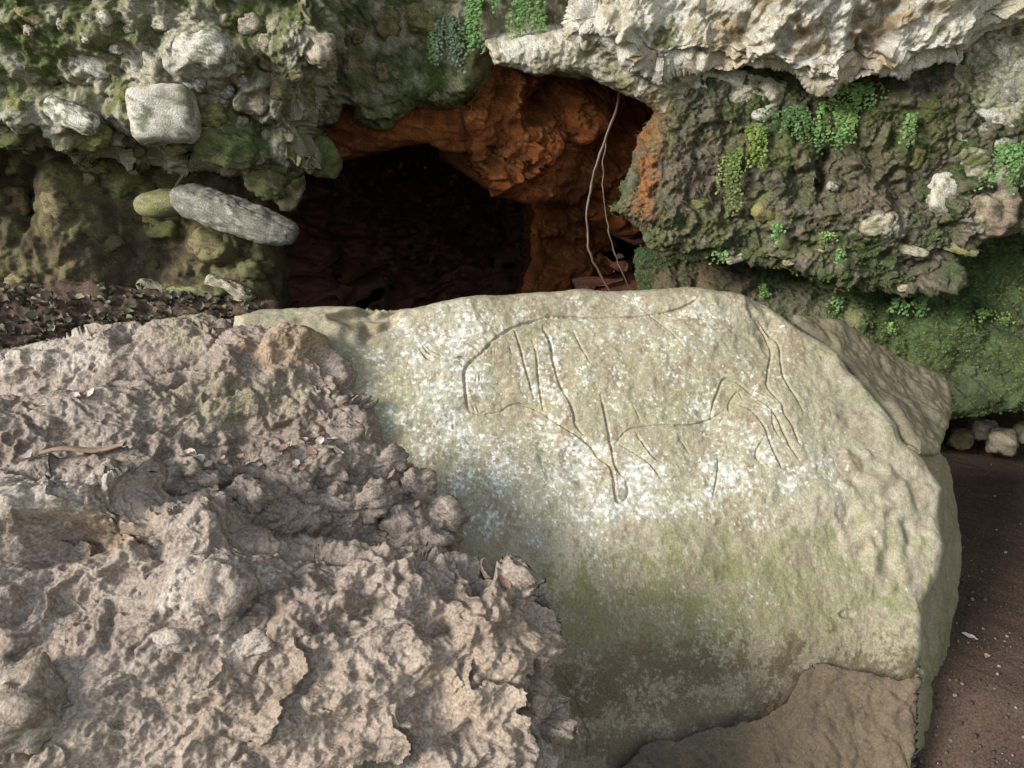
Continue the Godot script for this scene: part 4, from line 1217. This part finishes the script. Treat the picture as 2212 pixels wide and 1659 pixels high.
func litter() -> void:
	root("hanging_root", "long thick brown root curving down in front of the orange earth", [[1338, 200, 3.62], [1325, 250, 3.66], [1300, 320, 3.70], [1280, 390, 3.74], [1269, 450, 3.76], [1269, 520, 3.78], [1284, 570, 3.80], [1325, 640, 3.85]], 0.0075, 0.006)
	root("hanging_root", "thin brown root hanging behind the thick root in the cave mouth", [[1318, 270, 3.78], [1304, 340, 3.80], [1302, 400, 3.82], [1308, 460, 3.82], [1322, 530, 3.84], [1340, 580, 3.86], [1370, 640, 3.9]], 0.0042, 0.004)
	var shapes := []
	for k in 6: shapes.append(dead_leaf_mesh(100 + k))
	var tones := []
	for c in [Color(0.27, 0.205, 0.175), Color(0.38, 0.31, 0.28), Color(0.19, 0.135, 0.11), Color(0.50, 0.43, 0.40), Color(0.24, 0.15, 0.115)]: tones.append(leaf_material(c, 0.15))
	var rng := RandomNumberGenerator.new()
	rng.seed = 5
	var spots := [["middle_block", [[690, 922], [704, 932], [722, 945], [698, 952], [712, 918], [735, 940], [676, 940], [660, 958], [640, 966], [600, 968], [584, 974], [562, 984], [545, 990], [460, 992], [430, 992], [450, 1004], [500, 1010], [520, 1020], [540, 1032], [476, 1000], [660, 1010], [690, 1012], [704, 1024], [560, 1010], [590, 1000], [620, 985], [530, 1000], [610, 1040], [680, 975], [640, 1000], [748, 930], [668, 926], [650, 945], [626, 960], [606, 958], [575, 962], [490, 990], [410, 985], [395, 998], [715, 960], [700, 905], [742, 915], [650, 1025], [575, 1035], [505, 1030], [730, 985], [600, 985], [545, 970]],
			"dead leaf in the drift of leaves on the boulder's middle ledge", "dead leaves drifted on the ledge", 0.026],
		["upper_block", [[160, 860], [182, 856], [200, 850]], "pale dead leaf in the small heap on the boulder's upper tier", "dead leaves on the upper tier", 0.026]]
	for s in spots:
		for q in s[1]:
			leaf_on(s[0], q[0], q[1], s[4] * rng.randf_range(0.7, 1.3), shapes[rng.randi() % 6], tones[rng.randi() % 5], s[2], s[3], rng)
	leaf_on("lower_block", 36, 975, 0.045, shapes[0], tones[1], "pale dead leaf at the left edge on top of the boulder's lower tier", "", rng)
	leaf_on("middle_block", 905, 1068, 0.05, shapes[1], tones[4], "reddish dead leaf on the tip of the boulder's middle tier", "", rng)
	leaf_on("middle_block", 836, 1018, 0.045, shapes[2], tones[0], "curled brown leaf near the end of the boulder's middle ledge", "", rng)
	leaf_on("lower_block", 1086, 1254, 0.045, shapes[3], tones[4], "reddish dead leaf by the corner of the boulder's lower tier", "", rng)
	leaf_on("lower_block", 1040, 1232, 0.05, shapes[4], tones[0], "brown dead leaf just above the reddish one at the boulder's corner", "", rng)
	leaf_on("ground", 2092, 1381, 0.05, shapes[5], tones[3], "pale curled dead leaf lying on the dark dirt floor", "", rng)
	leaf_on("ground", 2140, 1415, 0.022, shapes[2], tones[1], "tiny pale leaf scrap on the dark dirt floor", "", rng)
	leaf_on("ground", 1278, 1585, 0.045, shapes[0], tones[2], "brown dead leaf at the foot of the engraved slab", "", rng)
	leaf_on("ground", 1300, 1577, 0.035, shapes[3], tones[0], "small dead leaf beside the brown one at the foot of the slab", "", rng)
	leaf_on("soil_ledge", 172, 640, 0.05, shapes[1], leaf_material(Color(0.45, 0.42, 0.25), 0.1), "narrow straw coloured leaf on the dark soil ledge", "", rng)
	# strip of bark on the lower tier
	var a: Vector3 = on_rock("lower_block", 118, 962)[0]
	var b: Vector3 = on_rock("lower_block", 285, 952)[0]
	var st := SurfaceTool.new()
	st.begin(Mesh.PRIMITIVE_TRIANGLES)
	var prev: Array = []
	for k in 15:
		var t := k / 14.0
		var c := a.lerp(b, t) + Vector3(0, 0.012 + 0.006 * sin(t * 7.0), 0.01)
		var half := 0.013 * (1.0 - 0.6 * absf(t - 0.6)) + 0.002 * sin(k * 2.3)
		var ring: Array = []
		for i in 7:
			var an := TAU * i / 6.0
			ring.append(c + Vector3(0, sin(an) * 0.0045, cos(an) * half))
		if k > 0:
			for i in 6:
				for p in [prev[i], ring[i], prev[i + 1], ring[i], ring[i + 1], prev[i + 1]]: st.add_vertex(p)
		prev = ring
	st.generate_normals()
	var bark := node_from("bark_strip", st.commit(), leaf_material(Color(0.27, 0.19, 0.14), 0.0), self)
	tag(bark, "long strip of brown bark lying on the boulder's lower tier", "bark")
	floor_crumbs(rng)
	# dark litter on the soil ledge at the back
	var mm := MultiMesh.new()
	mm.transform_format = MultiMesh.TRANSFORM_3D
	mm.use_colors = true
	mm.mesh = shapes[2]
	var list: Array = []
	for k in 330:
		var hit := on_rock("soil_ledge", rng.randf_range(-40, 560), rng.randf_range(622, 750))
		var size := rng.randf_range(0.02, 0.05)
		var n: Vector3 = hit[1]
		var x := Transform3D(Basis.from_euler(Vector3(rng.randf_range(-0.9, 0.9), rng.randf() * TAU, rng.randf_range(-0.9, 0.9))).scaled(Vector3.ONE * size), hit[0] + n * 0.008)
		var tone := rng.randf()
		list.append([x, Color(0.10, 0.08, 0.055).lerp(Color(0.22, 0.22, 0.15), tone * tone)])
	mm.instance_count = list.size()
	for k in list.size():
		mm.set_instance_transform(k, list[k][0])
		mm.set_instance_color(k, list[k][1])
	var mi := MultiMeshInstance3D.new()
	mi.name = "leaf_litter"
	mi.multimesh = mm
	var lm := leaf_material(Color.WHITE, 0.0)
	lm.vertex_color_use_as_albedo = true
	mi.material_override = lm
	add_child(mi)
	tag(mi, "dark dead leaf litter covering the soil ledge behind the boulder", "leaf litter", "", "stuff")

func leaf_on(host: String, qx: float, qy: float, size: float, shape: Mesh, mat: Material, label: String, group: String, rng: RandomNumberGenerator) -> void:
	var hit := on_rock(host, qx, qy)
	var n: Vector3 = (hit[1] as Vector3)
	if n.dot(Vector3(0, 0.5, 0.8)) < 0: n = -n
	n = (n + Vector3(0, 0.8, 0)).normalized()
	var o := node_from(numbered("dead_leaf"), shape, mat, self)
	var x := n.cross(Vector3(0, 0, 1)).normalized().rotated(n, rng.randf() * TAU)
	o.transform = Transform3D(Basis(x, n, x.cross(n)).scaled(Vector3.ONE * size), hit[0] + n * 0.004)
	tag(o, label, "leaf", group)

# ------------------------------------------------------------------ moss and dead stems
func tuft_mesh(blades: int, tall: float, wide: float, seed_value: int) -> ArrayMesh:
	var rng := RandomNumberGenerator.new()
	rng.seed = seed_value
	var st := SurfaceTool.new()
	st.begin(Mesh.PRIMITIVE_TRIANGLES)
	for k in blades:
		var a := rng.randf() * TAU
		var d := Vector3(cos(a), 0, sin(a))
		var side := Vector3(-d.z, 0, d.x) * wide
		var foot := d * rng.randf() * tall * 0.35
		var tip := foot + d * tall * rng.randf_range(0.2, 0.9) + Vector3(0, tall * rng.randf_range(0.5, 1.0), 0)
		for p in [foot - side, foot + side, tip]: st.add_vertex(p)
	st.generate_normals()
	return st.commit()

func scatter(called: String, label: String, category: String, mesh: Mesh, hosts: Array, seed_value: int, scale0: float, scale1: float, pick: Callable, tints: Array, hang: float) -> void:
	var rng := RandomNumberGenerator.new()
	rng.seed = seed_value
	var xs: Array = []
	var cs: Array = []
	for h in hosts:
		var r: Array = results[made[h[0]][0]][-1]
		var v: PackedVector3Array = r[0]
		var n: PackedVector3Array = r[1]
		var c: PackedColorArray = r[2]
		for k in int(h[1]):
			var i := rng.randi() % v.size()
			if not pick.call(c[i]): continue
			var nn := n[i]
			if nn.z < 0.0: nn = -nn
			nn = (nn + Vector3(0, -hang, 0)).normalized()
			var x := nn.cross(Vector3(rng.randf() - 0.5, rng.randf() - 0.5, rng.randf() - 0.5)).normalized()
			var s := rng.randf_range(scale0, scale1)
			xs.append(Transform3D(Basis(x, nn, x.cross(nn)).scaled(Vector3.ONE * s), v[i] - nn * 0.001))
			cs.append((tints[0] as Color).lerp(tints[1], rng.randf()))
	var mm := MultiMesh.new()
	mm.transform_format = MultiMesh.TRANSFORM_3D
	mm.use_colors = true
	mm.mesh = mesh
	mm.instance_count = xs.size()
	for k in xs.size():
		mm.set_instance_transform(k, xs[k])
		mm.set_instance_color(k, cs[k])
	var mi := MultiMeshInstance3D.new()
	mi.name = called
	mi.multimesh = mm
	var lm := leaf_material(Color.WHITE, 0.2)
	lm.vertex_color_use_as_albedo = true
	lm.roughness = 0.9
	mi.material_override = lm
	add_child(mi)
	tag(mi, label, category, "", "stuff")

func mosses() -> void:
	var green := func(c: Color) -> bool: return c.g > c.r * 1.25
	scatter("moss", "soft green moss covering the damp rocks around the cave", "moss", tuft_mesh(9, 0.011, 0.0012, 3), [["conglomerate_overhang", 16000], ["dark_mossy_lintel", 9000], ["fern_wall", 14000], ["speckled_wall", 5000], ["mossy_bank", 12000]], 9, 0.6, 1.5, green, [Color(0.05, 0.07, 0.02), Color(0.19, 0.21, 0.07)], 0.0)
	var pinkish := func(c: Color) -> bool: return c.r > c.g * 1.18
	scatter("dead_fern_stems", "tangle of pinkish brown dead fern stems on the damp rock face", "dead stems", tuft_mesh(5, 0.032, 0.0010, 4), [["fern_wall", 5000]], 10, 0.6, 1.4, pinkish, [Color(0.12, 0.08, 0.06), Color(0.28, 0.215, 0.18)], 0.9)

func floor_crumbs(rng: RandomNumberGenerator) -> void:
	var mm := MultiMesh.new()
	mm.transform_format = MultiMesh.TRANSFORM_3D
	mm.use_colors = true
	mm.mesh = stone_mesh(Vector3(1.0, 0.7, 0.9), 0.3, 0.5, Color(0.8, 0.8, 0.8), Color(1, 1, 1), 3.0, 9)
	var list: Array = []
	for k in 1500:
		var hit := on_rock("ground", rng.randf_range(1950, 2260) if k % 4 else rng.randf_range(1150, 1700), rng.randf_range(960, 1690))
		var size := 0.0015 + 0.006 * pow(rng.randf(), 4.0)
		var x := Transform3D(Basis.from_euler(Vector3(rng.randf() * TAU, rng.randf() * TAU, 0)).scaled(Vector3.ONE * size), hit[0] + Vector3(rng.randf_range(-0.02, 0.02), size * 0.3, rng.randf_range(-0.02, 0.02)))
		var t := pow(rng.randf(), 5.0)
		list.append([x, Color(0.11, 0.08, 0.062).lerp(Color(0.5, 0.44, 0.38), t)])
	mm.instance_count = list.size()
	for k in list.size():
		mm.set_instance_transform(k, list[k][0])
		mm.set_instance_color(k, list[k][1])
	var mi := MultiMeshInstance3D.new()
	mi.name = "gravel"
	mi.multimesh = mm
	mi.material_override = mats.rough
	add_child(mi)
	tag(mi, "fine earth crumbs and grit scattered over the dirt floor", "gravel", "", "stuff")
